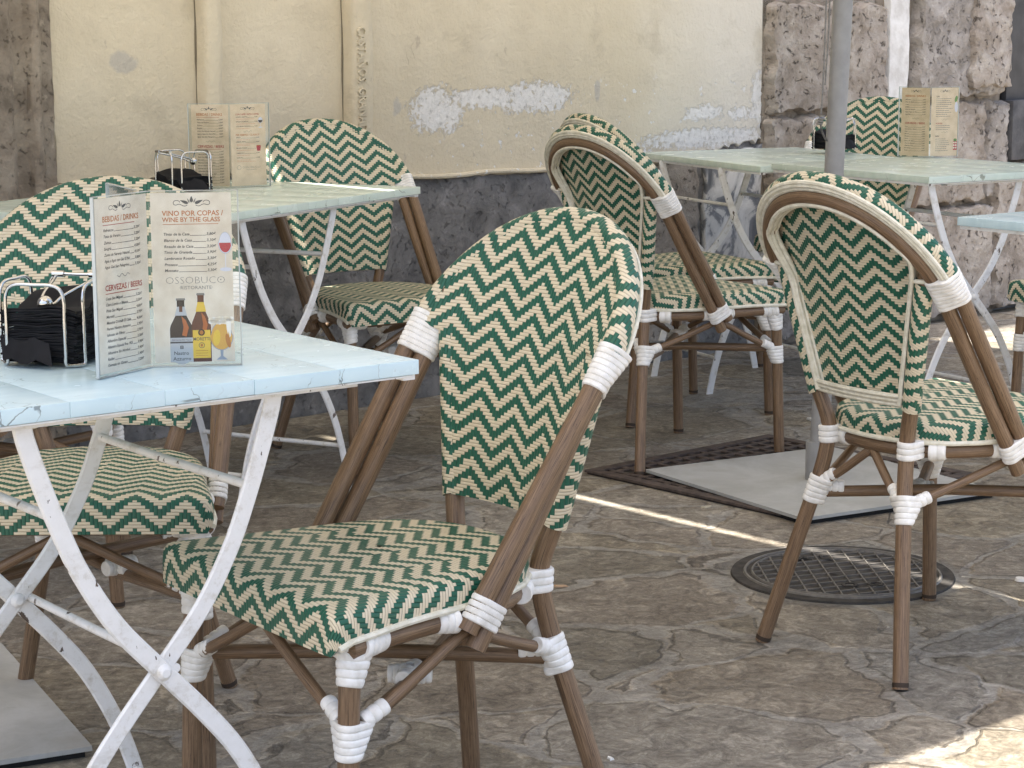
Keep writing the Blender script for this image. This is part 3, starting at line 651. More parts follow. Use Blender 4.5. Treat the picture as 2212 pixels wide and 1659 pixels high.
# ---------------------------------------------------------------- folding tables
TZ=.75
def bar(mb,pts,w,th,yoff):
    """flat bar following (x,z) pts in a vertical plane at y=yoff"""
    P=catmull([V((p[0],0,p[1])) for p in pts],5); n=len(P); rows=[]
    for i in range(n):
        a=P[max(0,i-1)];b=P[min(n-1,i+1)];T=(b-a).normalized(); N=V((T.z,0,-T.x))
        h=w/2;e=.0022
        sec=[(-h,-th/2+e),(-h+e,-th/2),(h-e,-th/2),(h,-th/2+e),(h,th/2-e),(h-e,th/2),(-h+e,th/2),(-h,th/2-e)]
        rows.append([P[i]+N*s+V((0,yoff+t,0)) for s,t in sec])
    mb.grid(rows,None,0,closed=True); mb.add(rows[0],[tuple(range(8))]); mb.add(rows[-1],[tuple(range(8))]); return P
def table(name,corner,ang,L,D,mat,label,dz=0,sx=1.0,cx=None,ins=(.03,.43),n=None,seed=0,group='folding painted bistro tables'):
    """corner = one corner on the ground; local +X runs along the front edge, +Y away from it"""
    root=empty(name,(corner[0],corner[1],dz),ang,label,'table',group); r=random.Random(seed)
    n=n or max(4,round(L/.125)); mb=MB(); w=L/n
    for i in range(n):
        mb.box((w*(i+.5),D/2+r.uniform(-.0008,.0008),-.0098+r.uniform(-.0002,.0002)),(w-.0001,D,.0185),bev=.0010)
    o=mb.build('tabletop',mat,root); o.location=(0,0,TZ)
    fr=MB()
    for c_,s_ in (((L/2,.010,TZ-.0212),(L-.012,.014,.0026)),((L/2,D-.010,TZ-.0212),(L-.012,.014,.0026)),((.012,D/2,TZ-.0225),(.018,D-.01,.008)),((L-.012,D/2,TZ-.0225),(.018,D-.01,.008))): fr.box(c_,s_,bev=.001)
    for yy in ins: fr.box((L/2,yy,TZ-.0262),(L-.16,.020,.006),bev=.001)
    fr.build('underframe',M['metal'],root)
    cx=L/2 if cx is None else cx
    prof=[(.168,.732),(.163,.705),(.147,.655),(.127,.600),(.101,.540),(.058,.470),(0,.404),(-.052,.346),(-.099,.286),(-.139,.212),(-.166,.140),(-.187,.06),(-.197,.010)]
    for yy,sd_ in ((ins[0],1),(ins[1],-1)):
        for sg in (1,-1):
            mb=MB(); pts=[(cx+sg*p[0]*sx,p[1]) for p in prof]; P=bar(mb,pts,.0235,.0065,yy+.0036*sg*sd_)
            lg=mb.build('leg',M['metal'],root)
            f=P[-1]; mb=MB(); mb.box((f.x-sg*.010,yy+.0036*sg*sd_,.006),(.038,.022,.008),bev=.0025); mb.build('foot',M['metal'],lg)
        mb=MB(); mb.tube([(cx,yy-.0125,.404),(cx,yy-.0095,.404),(cx,yy-.007,.404),(cx,yy+.010,.404)],[.005,.009,.0105,.0105],14); mb.build('rivet',M['metal'],root)
    rods=[(cx-.132*sx,.612),(cx+.132*sx,.612),(cx+.02,.404),(cx-.170*sx,.125),(cx+.170*sx,.125)]
    for x,z in rods:
        mb=MB(); mb.tube([(x,ins[0],z),(x,(ins[0]+ins[1])/2,z-.001),(x,ins[1],z)],.0058,10); mb.build('crossbar',M['metal'],root)
    return root
TG='folding painted bistro tables'
# local X must run so that +Y is to its left: front edge is walked from the left corner
def tab(corner_left,dirx,*a,**k):
    ang=math.atan2(dirx[1],dirx[0]); return table('bistro_table',corner_left,ang,*a,**k)
e1=V((-.79305,-.60916)); C1=V((-.117,2.633)); tab(tuple(C1+e1*.72),(-e1.x,-e1.y),.72,.66,M['top_a'],'pale aqua folding table nearest the camera with cracked painted edge',cx=.72-.361,ins=(.03,.44),seed=1)
e=V((.4692,.8831)); L2=V((-.613,4.80))-e*.25; tab(tuple(L2),(e.x,e.y),1.054,.70,M['top_m'],'mint folding table by the cream wall with a menu and a chrome napkin holder',sx=1.2,cx=.487,ins=(.03,.45),seed=2)
# right hand tables: front edge walked from the left (far) corner to the near corner
P4=V((1.14,5.77)); tab(tuple(P4),(.86,.51),.62,.70,M['top_m'],'mint folding table behind the umbrella pole carrying the far menu',cx=.20,ins=(.03,.47),seed=3)
q3=V((.755,6.41)); tab(tuple(q3),(.917,.40),.62,.82,M['top_m'],'mint folding table touching the wall, left of the table with the far menu',cx=.17,ins=(.25,.64),seed=4,dz=-.012)
P5=V((1.379,4.007)); tab(tuple(P5),(.809,.588),.70,.70,M['top_a'],'pale aqua folding table cut off by the right edge of the photo',cx=.45,seed=5)

# ---------------------------------------------------------------- menu stands
def acrylic():
    m=bpy.data.materials.new('clear_acrylic'); m.use_nodes=True; t=m.node_tree; t.nodes.clear()
    o=t.nodes.new('ShaderNodeOutputMaterial'); mx=t.nodes.new('ShaderNodeMixShader'); tr=t.nodes.new('ShaderNodeBsdfTransparent'); gl=t.nodes.new('ShaderNodeBsdfGlossy'); f=t.nodes.new('ShaderNodeMath'); lw=t.nodes.new('ShaderNodeLayerWeight'); pw=t.nodes.new('ShaderNodeMath'); pw.operation='POWER'; pw.inputs[1].default_value=4.5; t.links.new(lw.outputs['Facing'],pw.inputs[0]); f.operation='MULTIPLY_ADD'; f.inputs[1].default_value=.9; f.inputs[2].default_value=.03; t.links.new(pw.outputs[0],f.inputs[0]); lw.inputs[0].default_value=.5
    tr.inputs[0].default_value=(.97,.98,.975,1); gl.inputs['Roughness'].default_value=.04
    t.links.new(f.outputs[0],mx.inputs[0]);t.links.new(tr.outputs[0],mx.inputs[1]);t.links.new(gl.outputs[0],mx.inputs[2]);t.links.new(mx.outputs[0],o.inputs[0]); return m
M['acr']=acrylic()
M['acr_edge']=NT('acrylic_edge',(.50,.54,.53),.12,0,.6).mat
M['paper']=noisy('parchment_paper',(.63,.56,.46),(.77,.715,.62),.6,28)
M['paper_w']=noisy('warm_parchment_paper',(.60,.47,.32),(.74,.60,.43),.6,28)
INK={'dark':flat('dark_ink',(.06,.065,.07)),'orange':flat('rust_orange_ink',(.47,.17,.06)),'red':flat('dark_red_ink',(.36,.05,.04)),'grey':flat('grey_ink',(.20,.20,.19)),
 'brown':flat('bottle_brown',(.10,.028,.012),.4),'black':flat('bottle_black',(.018,.013,.012),.4),'amber':flat('amber',(.42,.16,.03),.4),'yellow':flat('label_yellow',(.72,.50,.06)),
 'silver':flat('label_silver',(.46,.49,.53)),'white':flat('print_white',(.82,.80,.76)),'beer':flat('beer_gold',(.62,.36,.08)),'foam':flat('foam',(.80,.74,.62)),'wine':flat('wine_red',(.42,.03,.045)),
 'glass':flat('glass_blue',(.62,.64,.74)),'glass2':flat('glass_grey',(.30,.34,.42)),'green':flat('leaf_green',(.10,.25,.06)),'copper':flat('bottle_shine',(.42,.12,.03)),'pink':flat('faint_text',(.60,.30,.20))}
INKN=list(INK)
def ink(n): return INKN.index(n)
MM=.001
class Page:
    """flat printing in mm: x from the left, y down from the top of the page"""
    def __init__(s,k=1): s.k=k; s.parts={}
    def mb(s,p): return s.parts.setdefault(p,MB())
    def poly(s,part,pts,c,lift=0):
        s.mb(part).add([(x*MM,-(.10+.05*lift)*MM,-y*MM) for x,y in pts],[tuple(range(len(pts)))],None,ink(c))
    def rect(s,part,x0,y0,x1,y1,c,lift=0): s.poly(part,[(x0,y0),(x1,y0),(x1,y1),(x0,y1)],c,lift)
    def ell(s,part,cx,cy,rx,ry,c,lift=0,rot=0,n=20):
        pts=[]
        for k in range(n):
            a=2*math.pi*k/n; x,y=rx*math.cos(a),ry*math.sin(a); pts.append((cx+x*math.cos(rot)-y*math.sin(rot),cy+x*math.sin(rot)+y*math.cos(rot)))
        s.poly(part,pts,c,lift)
    def stroke(s,part,pts,w,c,lift=0):
        for a,b in zip(pts[:-1],pts[1:]):
            dx,dy=b[0]-a[0],b[1]-a[1];L=math.hypot(dx,dy) or 1; nx,ny=-dy/L*w/2,dx/L*w/2
            s.poly(part,[(a[0]+nx,a[1]+ny),(b[0]+nx,b[1]+ny),(b[0]-nx,b[1]-ny),(a[0]-nx,a[1]-ny)],c,lift)
    def text(s,part,body,x,y,h,c,w=None,right=False,lift=0,shear=0,off=0,space=1):
        vs,fs,L=text_geo(body,w,h,shear=shear,off=off,space=space)
        x0=x-L if right else x
        s.mb(part).add([((x0+vx)*MM,-(.10+.05*lift)*MM,(-y+vy)*MM) for vx,vy in vs],fs,None,ink(c)); return L
    def drop(s,part,cx,cy,a,L,w,c):   # petal from (cx,cy) in direction a
        pts=[]
        for k in range(17):
            t=k/16; r=w*math.sin(math.pi*t**.6); pts.append((t*L,r))
        pts+= [(p[0],-p[1]) for p in pts[-2:0:-1]]
        s.poly(part,[(cx+p[0]*math.cos(a)-p[1]*math.sin(a),cy+p[0]*math.sin(a)+p[1]*math.cos(a)) for p in pts],c)
    def emblem(s,cx,cy,k=1):
        s.drop('emblem',cx,cy+1.0,-math.pi/2,8*k,2.0*k,'dark')
        for sg in (-1,1):
            s.drop('emblem',cx+sg*2.6*k,cy+1.4*k,-math.pi/2+sg*R(24),6.5*k,.9*k,'grey')
            s.drop('emblem',cx+sg*4.0*k,cy+2.2*k,-math.pi/2+sg*R(68),11*k,1.9*k,'dark')
            s.stroke('emblem',[(cx+sg*(5+13*t)*k,cy+(4.2+1.2*math.sin(t*6))*k) for t in [i/10 for i in range(11)]]+[(cx+sg*(18+4.2*math.cos(a))*k,cy+(1.6-3.4*math.sin(a))*k*.9) for a in [R(-60+230*i/10) for i in range(11)]],.75*k,'dark')
    def squiggle(s,cx,cy): s.stroke('emblem',[(cx+x,cy+1.8*math.sin(x*.55)*(1 if abs(x)<9 else .6)) for x in [-12+24*i/28 for i in range(29)]],.7,'grey')
    def items(s,lst,x0,x1,ys,h,c='dark',shear=.22):
        for (nm,pr),y in zip(lst,ys):
            wmax=(x1-x0)*.70; vs,fs,L=text_geo(nm,None,h,shear=shear,off=.016)
            if L>wmax: s.text('lettering',nm,x0,y,h,c,w=wmax,shear=shear,off=.016); L=wmax
            else: s.text('lettering',nm,x0,y,h,c,shear=shear,off=.016)
            lp=s.text('lettering',pr,x1,y,h,c,right=True,shear=shear,off=.016)
            s.rect('lettering',x0+L+.6,y-.1,x1-lp-.6,y+.45,c)
    def build(s,parent,frame,paper,w=98,h=210):
        mb=MB(); mb.box((w*MM/2,.0004,-h*MM/2),(w*MM,.0006,h*MM)); pg=mb.build('menu_page',paper,parent,False); pg.matrix_local=frame
        for nm,b in s.parts.items(): b.build(nm,[INK[k] for k in INKN],pg,False)
        return pg
def bottle(P,part,cx,top,bot,w,col1,neck,labelc,shine):
    H=bot-top
    prof=[(0,.20),(.03,.21),(.035,.17),(.10,.165),(.24,.20),(.34,.34),(.42,.46),(.48,.5),(1,.5)]
    L=[(cx-w*p[1],top+H*p[0]) for p in prof]; Rr=[(cx+w*p[1],top+H*p[0]) for p in prof][::-1]
    P.poly(part,[(x+ (-.6 if x<cx else .6),y) for x,y in L+Rr],'white',-1); P.poly(part,L+Rr,col1,0)
    P.rect(part,cx-w*.20,top,cx+w*.20,top+H*.03,'grey',1)
    P.poly(part,[(cx-w*.165,top+H*.13),(cx+w*.165,top+H*.13),(cx+w*.27,top+H*.27),(cx-w*.27,top+H*.27)],neck,1)
    P.poly(part,[(cx+w*.02,top+H*.28),(cx+w*.2,top+H*.34),(cx+w*.33,top+H*.46),(cx+w*.22,top+H*.6),(cx+w*.03,top+H*.58),(cx+w*.1,top+H*.45)],shine,1)
def wineglass(P,cx,top,bot,w,liquid,part='wine_glass_picture'):
    H=bot-top; bowl=[(cx+w*.5*math.cos(a)*(1 if math.sin(a)>0 else .86),top+H*.27-H*.0+ (H*.27*math.sin(a) if math.sin(a)>0 else H*.27*math.sin(a))) for a in [2*math.pi*k/24 for k in range(24)]]
    P.poly(part,bowl,'glass',0); P.poly(part,[(x,max(y,top+H*.27)) for x,y in [(cx+(p[0]-cx)*.88,top+H*.27+(p[1]-top-H*.27)*.9) for p in bowl]],liquid,1)
    P.rect(part,cx-.5,top+H*.54,cx+.5,top+H*.92,'glass',0); P.ell(part,cx,top+H*.94,w*.42,H*.05,'glass',0)
    P.stroke(part,bowl+[bowl[0]],.35,'glass2',2)
def page_wine():
    P=Page(); P.emblem(50,11)
    P.text('heading','VINO POR COPAS /',13.6,28.2,6.6,'orange',w=74.5,off=.018); P.text('heading','WINE BY THE GLASS',13.6,35.6,5.8,'orange',w=70.5,off=.018)
    P.rect('heading',14.4,38.2,82,38.9,'orange')
    P.items([('Tinto de la Casa','3,80€'),('Blanco de la Casa','3,30€'),('Rosado de la Casa','3,30€'),('Tinto de Granada','3,90€'),('Lambrusco Rosado','3,30€'),('Proseco','4,25€'),('Moscato','3,30€')],15.2,78.8,[52.3,59.9,67.5,74.6,82.2,89.8,97],3.5)
    wineglass(P,89.5,49,98,17,'wine')
    P.text('logo','OSSOBUCO',16,112,9.2,'grey',w=72,off=-.022); P.text('logo','·RISTORANTE·',32,119,4.4,'grey',w=41); P.ell('logo',83,107.6,.8,.8,'grey',1)
    bottle(P,'bottle_picture',33,130,209.5,28,'black','silver','silver','copper')
    P.rect('bottle_picture',19.2,179,46.8,184,'silver',2); P.rect('bottle_picture',19.2,186,46.8,209.5,'silver',2); P.ell('bottle_picture',33,199.5,13.2,13.4,'silver',3); P.rect('bottle_picture',19.5,184.1,46.6,185.6,'dark',3)
    P.text('bottle_picture','Nastro',23.5,200.4,4.6,'dark',w=18,lift=5,off=.01); P.text('bottle_picture','Azzurro',22,207.4,4.6,'dark',w=22,lift=5,off=.01); P.rect('bottle_picture',31,189,35,193,'dark',5); P.rect('bottle_picture',31.8,190,34.2,190.6,'silver',6); P.rect('bottle_picture',31.8,191.4,34.2,192,'silver',6)
    P.text('bottle_picture','PERONI ROMA ITALIA',21,183,2.2,'dark',w=24,lift=5)
    P.rect('bottle_picture',31,140,35,147,'brown',4)
    bottle(P,'bottle_picture',57.5,124,209.5,24,'brown','yellow','yellow','copper')
    P.rect('bottle_picture',46.8,170,68.4,205,'yellow',4); P.ell('bottle_picture',57.5,173,4.2,4.2,'black',5); P.ell('bottle_picture',57.5,173,2.4,2.6,'amber',6)
    P.text('bottle_picture','MORETTI',47.4,183,4.2,'dark',w=20.4,lift=6,off=.012); P.stroke('bottle_picture',[(57.5+3.4*math.cos(a),189+3.2*math.sin(a)) for a in [R(20*k) for k in range(19)]],.7,'dark',5); P.ell('bottle_picture',57.5,189,1.6,1.9,'amber',5)
    for y in (195.5,198.5,201.5): P.rect('bottle_picture',50,y,65,y+.5,'amber',5)
    # beer glass
    cx=82; P.poly('beer_glass_picture',[(cx+14.6*math.cos(a)*(1 if math.sin(a)>-.2 else .9),178+18*math.sin(a)) for a in [2*math.pi*k/30 for k in range(30)]],'glass2',0)
    P.poly('beer_glass_picture',[(cx+13.6*math.cos(a)*(1 if math.sin(a)>-.2 else .9),178+17*math.sin(a)) for a in [2*math.pi*k/30 for k in range(30)]],'beer',1)
    P.ell('beer_glass_picture',cx-6,180,4.5,10,'yellow',2,.1); P.ell('beer_glass_picture',cx+8,184,2.8,9,'amber',2,-.2)
    P.poly('beer_glass_picture',[(cx-2,195),(cx+2,195),(cx+1.4,203),(cx+7,207.6),(cx-7,207.6),(cx-1.4,203)],'glass2',1)
    r=random.Random(5)
    for k in range(16): P.ell('beer_glass_picture',cx-12.5+25*(k%8)/7,160-(k//8)*3.6+r.uniform(-1,1),3.2,2.7,'foam' if k%3 else 'white',3)
    P.poly('beer_glass_picture',[(cx+6,160),(cx+12,160),(cx+11.5,178),(cx+10,180),(cx+9,172),(cx+8,176),(cx+6.6,170)],'white',4)
    return P
def page_drinks():
    P=Page(); P.emblem(47,11,.92)
    P.text('heading','BEBIDAS / DRINKS',14,28.6,7,'orange',w=68,off=.018); P.rect('heading',14,32,74,32.8,'red')
    P.items([('Refrescos','3,20€'),('Tinto de Verano','3,20€'),('Zumos','3,20€'),('Sangría','4,00€'),('Zumo de Naranja Natural','4,50€'),('Agua y Agua con Gas 0,70cl','3,80€'),('Agua Gas San Pelegrino','3,50€')],15,84,[40.2+7.35*k for k in range(7)],3.5)
    P.squiggle(50,94.5)
    P.text('heading','CERVEZAS / BEERS',15,111,7,'red',w=70,off=.018); P.rect('heading',15,114.2,78,115,'red')
    P.items([('Copa San Miguel','3,25€'),('Clara Limón o Blanca','3,30€'),('Pinta San Miguel','4,80€'),('Moretti','3,95€'),('Messina Cristalli Di Sale','4,00€'),('Peroni Nastro Azzurro','3,95€'),('Ichnusa sin Filtrar','3,95€'),('Alhambra Especial','3,30€'),('Alhambra Especial Rva 1925','3,90€'),('Alhambra Sin Alcohol','3,40€'),('Radler','3,40€'),('Cerveza sin Gluten','3,20€')],15,84,[122+7.3*k for k in range(12)],3.5)
    return P
def lines(P,x0,x1,ys,c,seed,h=1.1,part='lettering'):
    r=random.Random(seed)
    for y in ys:
        x=x0
        e=x1-r.uniform(0,(x1-x0)*.35)
        while x<e:
            w=r.uniform(3,8); P.rect(part,x,y,min(x+w,e),y+h,c); x+=w+1.1
def page_caffe():
    P=Page(); P.emblem(48,10,.9)
    P.text('heading','CON CAFFÈ / WITH COFFEE',14,28,4.6,'red',w=66,off=.018)
    P.items([('ESPRESSO MARTINI','7,50€'),('ESPRESSO ROMANO','7,50€'),('COLD BREW NEGRONI','7,50€')],15,76,[34,46,58],2.8,shear=0); lines(P,16,70,[37.5,50,62],'pink',1)
    P.squiggle(48,70)
    P.text('heading','PER SEMPRE / CLASSICS',14,81,4.6,'orange',w=66,off=.018)
    P.items([('SPRITZ','6,50€'),('APEROL SPRITZ','6,50€'),('MILANO TORINO','7,50€'),('LAMBRUSCO','6,50€'),('NEGRONI','6,50€')],15,80,[87,98,114,127,139],2.8,shear=0); lines(P,16,72,[91,102,105.5,118,131,143,147],'pink',2)
    wineglass(P,84,34,62,14,'black','cocktail_picture'); P.poly('cocktail_picture',[(71,108),(84,108),(82,121),(73,121)],'wine',1); P.rect('cocktail_picture',72,106,83,109,'copper',2)
    P.stroke('logo',[(21+5.5*math.cos(R(24*k)),163+5.5*math.sin(R(24*k))) for k in range(16)],.7,'grey'); P.text('logo','OSSOBUCO',31,165,5.2,'grey',w=50,off=-.01); P.text('logo','RISTORANTE',42,170,2.6,'grey',w=28)
    return P
def page_list(seed,heads,pics):
    P=Page(); P.emblem(49,10,.8)
    for y,c in heads:
        P.rect('heading',14,y,14+55,y+.5,c)
    ys=[]; y=24
    P.text('heading',heads[0][2] if len(heads[0])>2 else 'BEBIDAS / DRINKS',14,22,4.2,heads[0][1],w=60,off=.01) if False else None
    return P
def stand(name,hinge,pl,pr,pages,label,lean=0,paper=None,hgt=.2175):
    """hinge, left end, right end: ground-plan points on the table; pages: (left, right)"""
    h=V((*hinge,0)); root=empty(name,(h.x,h.y,TZ+.0005),0,label,'menu','folded menus in clear stands')
    paper=paper or M['paper']
    for k,(end,pg) in enumerate(((pl,pages[0]),(pr,pages[1]))):
        if pg is None: continue
        e=V((*end,0))-h; L=e.length; X=(e if k else -e).normalized(); Z=V((0,0,1)); Y=Z.cross(X)  # +Y is the back of the page
        org=V((0,0,0)) if k else e
        fr=Matrix(((X.x,Y.x,0,org.x),(X.y,Y.y,0,org.y),(0,0,1,0),(0,0,0,1)))
        m=MB(); m.box((L/2,-.0012,hgt/2),(L-.001,.0012,hgt)); m.box((L/2,.0022,hgt/2),(L-.001,.0012,hgt)); o=m.build('clear_panel',M['acr'],root,False); o.matrix_local=fr
        m=MB(); m.box((L-.0008 if k else .0008,.0005,hgt/2),(.0016,.0046,hgt)); m.box((L/2,.0005,.0006),(L,.0046,.0012)); m.box((L/2,.0005,hgt-.0004),(L,.0046,.0008)); o=m.build('panel_edge',M['acr_edge'],root,False); o.matrix_local=fr
        f2=fr@Matrix.Translation((.003 if k else L-.101,.0,.2145))
        pg.build(root,f2,paper)
    return root
st=stand('menu_stand',(-.444,2.580),(-.494,2.487),(-.335,2.594),(page_drinks(),page_wine()),'large drinks menu in a clear stand on the nearest table')
# its third clear leaf folded to the back
h=V((-.494,2.487,0))-V((-.444,2.58,0)); 
m=MB(); b0=V((-.520,2.715,0))-V((-.444,2.58,0)); 
for z in (.0,): 
    X=(V((-.02,.02,0))-b0); X.z=0; L=X.length; Xn=X.normalized(); Y=V((0,0,1)).cross(Xn); fr=Matrix(((Xn.x,Y.x,0,b0.x),(Xn.y,Y.y,0,b0.y),(0,0,1,0),(0,0,0,1)))
m.box((L/2,0,.109),(L,.0014,.2175)); m.box((L/2,.003,.109),(L,.0014,.2175)); o=m.build('clear_panel',M['acr'],st,False); o.matrix_local=fr
m=MB(); m.box((.001,.0015,.109),(.0018,.0046,.2175)); m.box((L/2,.0015,.2172),(L,.0046,.0008)); o=m.build('panel_edge',M['acr_edge'],st,False); o.matrix_local=fr
stand('menu_stand',(-.726,5.487),(-.835,5.50),(-.630,5.545),(page_drinks(),page_caffe()),'warm toned cocktail menu stand on the mint table by the wall',paper=M['paper_w'])
def page_small(kind):
    P=Page(); P.emblem(49,10,.8)
    if kind==0:
        P.text('heading','BEBIDAS / DRINKS',13,28,6,'orange',w=70,off=.02); P.items([('Refrescos','3,20€'),('Tinto de Verano','3,20€'),('Zumos','3,20€'),('Sangría','4,00€'),('Zumo de Naranja','4,50€'),('Agua y Agua con Gas','3,80€'),('Agua Gas','3,50€')],13,84,[38+7.6*k for k in range(7)],3.4); P.squiggle(49,95)
        P.text('heading','CERVEZAS / BEERS',13,112,6,'red',w=70,off=.02); P.items([('Copa','3,25€'),('Clara Limón o Blanca','3,30€'),('Pinta','4,80€'),('Moretti','3,95€'),('Messina','4,00€'),('Peroni','3,95€'),('Ichnusa sin Filtrar','3,95€'),('Alhambra Especial','3,30€'),('Alhambra 1925','3,90€'),('Sin Alcohol','3,40€'),('Radler','3,40€')],13,84,[122+7.3*k for k in range(11)],3.4)
    else:
        P.text('heading','GIN',17,29,5,'dark',off=.02); lines(P,17,78,[33+6*k for k in range(10)],'grey',4,1.6); P.squiggle(50,98)
        P.text('heading','VODKA',17,112,5,'red',off=.02); lines(P,17,84,[116,122,128],'grey',5,1.6); P.squiggle(50,137); P.text('heading','RON',17,151,4.5,'dark',off=.02); lines(P,17,70,[157+6*k for k in range(7)],'grey',6,1.6)
        P.ell('cocktail_picture',90,35,5,10,'green',1,.3); P.ell('cocktail_picture',91,60,6,16,'glass',0); P.rect('cocktail_picture',83,165,97,193,'wine',1); P.ell('cocktail_picture',90,162,6,5,'green',2)
        for k in range(6): P.ell('cocktail_picture',86+(k%2)*7,170+(k//2)*8,2.6,2.8,'foam',2)
    return P
stand('menu_stand',(1.300,6.585),(1.214,6.655),(1.395,6.625),(page_small(0),page_small(1)),'farthest menu stand, on the mint table right of the umbrella pole',paper=M['paper_w'])

# ---------------------------------------------------------------- napkin holders
def holder(loc,yaw,label,arm_side=1):
    root=empty('napkin_holder',(loc[0],loc[1],TZ+.0005),yaw,label,'napkin holder','chrome wire napkin holders'); a=.057; w=.040; H=.102; r=.0023
    pts=[]
    for k in range(4):
        m=Matrix.Rotation(k*math.pi/2,3,'Z')
        loc_=[(-w,-a,.004),(-w,-a,.020),(-w,-a,.060),(-w,-a,H-.018),(-w+.005,-a,H-.005),(-w+.017,-a,H),(0,-a,H),(w-.017,-a,H),(w-.005,-a,H-.005),(w,-a,H-.018),(w,-a,.060),(w,-a,.020),(w,-a,.004),(w+.005,-a+.005,.0025),(a-.004,-w-.006,.0025)]
        pts+=[m@V(p) for p in loc_]
    mb=MB(); mb.tube(catmull(pts,3,True),r,10,closed=True); mb.build('wire_frame',M['chrome'],root)
    # hinged weight arm
    y0=a; mb=MB()
    m=Matrix.Rotation(math.pi/2*arm_side,3,'Z')
    tip=V((.006,-.020,.078)); 
    p=[V((-.032,a,H-.002)),V((-.028,a-.006,H-.004)),V((-.014,-.008,.084)),V((-.004,-.026,.076)),V((.008,-.024,.074)),V((.014,-.006,.083)),V((.028,a-.006,H-.004)),V((.032,a,H-.002))]
    mb.tube([m@q for q in catmull(p,5)],.0021,10)
    for sx_ in (-1,1): mb.tube([m@V((sx_*.018,a,H)),m@V((sx_*.034,a,H))],.0045,12)
    ar=mb.build('weight_arm',M['chrome'],root)
    bm=bmesh.new(); bmesh.ops.create_uvsphere(bm,u_segments=20,v_segments=14,radius=.0098); c=m@V((.0,-.030,.0755)); mb=MB(); bm.verts.index_update(); mb.add([v.co+c for v in bm.verts],[tuple(v.index for v in f.verts) for f in bm.faces]); bm.free(); mb.build('weight_ball',M['chrome'],ar)
    return root
def napkins(loc,yaw,label,n,h,seed):
    r=random.Random(seed); mb=MB(); g=13
    for k in range(n):
        t=(k+1)/n; sz=.0465+r.uniform(-.0015,.0022); ro=r.uniform(-.05,.05); ox,oy=r.uniform(-.0018,.0018),r.uniform(-.0018,.0018); th=h/n
        def P(i,j,dz):
            u=-1+2*i/(g-1);v=-1+2*j/(g-1)
            x=u*sz*1.08;y=v*sz*1.08; z=th*k+dz
            sag=-.020*t*math.exp(-((u+.15)**2+(v+.25)**2)*1.6)+.010*t*math.exp(-((u-.2)**2*.5+(v-.9)**2*3))-.010*t*u*u*(.4+.6*(v<0))
            z+=sag+.0012*math.sin(u*5+k)*math.sin(v*4+k*.7); z=max(z,.0005+th*k*.35+dz*.5)
            c_,s_=math.cos(ro),math.sin(ro); return V((x*c_-y*s_+ox,x*s_+y*c_+oy,z))
        top=[[P(i,j,th*.9) for i in range(g)] for j in range(g)]; mb.grid(top)
        rim=[(i,0) for i in range(g)]+[(g-1,j) for j in range(1,g)]+[(i,g-1) for i in range(g-2,-1,-1)]+[(0,j) for j in range(g-2,0,-1)]
        w=.0007; mb.grid([[P(i,j,th*.9) for i,j in rim],[P(i,j,th*.5)+V(((i/(g-1)-.5)*w*2,(j/(g-1)-.5)*w*2,0)) for i,j in rim],[P(i,j,0) for i,j in rim]],None,0,closed=True)
    # loose sagging corner
    mb.grid([[V((-.052+.012*i+.003*j,-.052-.004*j-.0015*i,.030-.0065*j+.004*math.sin(i*1.9))) for i in range(7)] for j in range(5)])
    o=mb.build('paper_napkins',M['napkin'],None,True,30); o.location=(loc[0],loc[1],TZ+.004); o.rotation_euler=(0,0,yaw); tag(o,label,'napkins','black paper napkins'); return o
H1=(-.573,2.640); holder(H1,R(-16),'big chrome napkin holder on the nearest table',0); napkins(H1,R(-16),'thick stack of black napkins left of the nearest menu',26,.078,1)
H2=(-.832,5.38); holder(H2,R(40),'chrome napkin holder on the mint table by the wall',1); napkins(H2,R(40),'short stack of black napkins left of the wall table menu',16,.045,2)
H3=(1.070,7.03); holder(H3,R(48),'chrome napkin holder partly behind the grey umbrella pole',3); napkins(H3,R(48),'black napkins behind the grey umbrella pole',18,.055,3)

# ---------------------------------------------------------------- umbrellas
def fabric():
    m=bpy.data.materials.new('off_white_canopy_fabric'); m.use_nodes=True; t=m.node_tree; t.nodes.clear(); o=t.nodes.new('ShaderNodeOutputMaterial'); mx=t.nodes.new('ShaderNodeMixShader'); d=t.nodes.new('ShaderNodeBsdfDiffuse'); tr=t.nodes.new('ShaderNodeBsdfTranslucent')
    d.inputs[0].default_value=(.78,.74,.66,1); tr.inputs[0].default_value=(.74,.70,.62,1); mx.inputs[0].default_value=.17
    t.links.new(d.outputs[0],mx.inputs[1]);t.links.new(tr.outputs[0],mx.inputs[2]);t.links.new(mx.outputs[0],o.inputs[0]); return m
M['fabric']=fabric(); M['pole']=noisy('grey_painted_pole',(.235,.233,.228),(.30,.298,.292),.45,18)
def plate_mat():
    m=NT('pale_grey_steel_plate',rough=.5,spec=.4); ob=m.obj(); c=m.ramp(m.noise(ob,6,7,.7,.5),[(.35,(.33,.33,.31)),(.65,(.44,.445,.43))])
    sc=m.sstep(m.noise(m.mapping(ob,(1,6,1),(0,0,0),(0,0,.7)),24,5,.7),.62,.70); c=m.mix(m.math('MULTIPLY',sc,.5),c,(.24,.225,.20))
    st=m.sstep(m.noise(ob,3.2,5,.6),.58,.70); c=m.mix(m.math('MULTIPLY',st,.45),c,(.30,.265,.21)); m.color(c); return m.mat
M['plate']=plate_mat()
M['rubber']=flat('black_rubber',(.012,.012,.012),.7); M['rope']=noisy('grey_rope',(.18,.175,.16),(.27,.26,.24),.9,200)
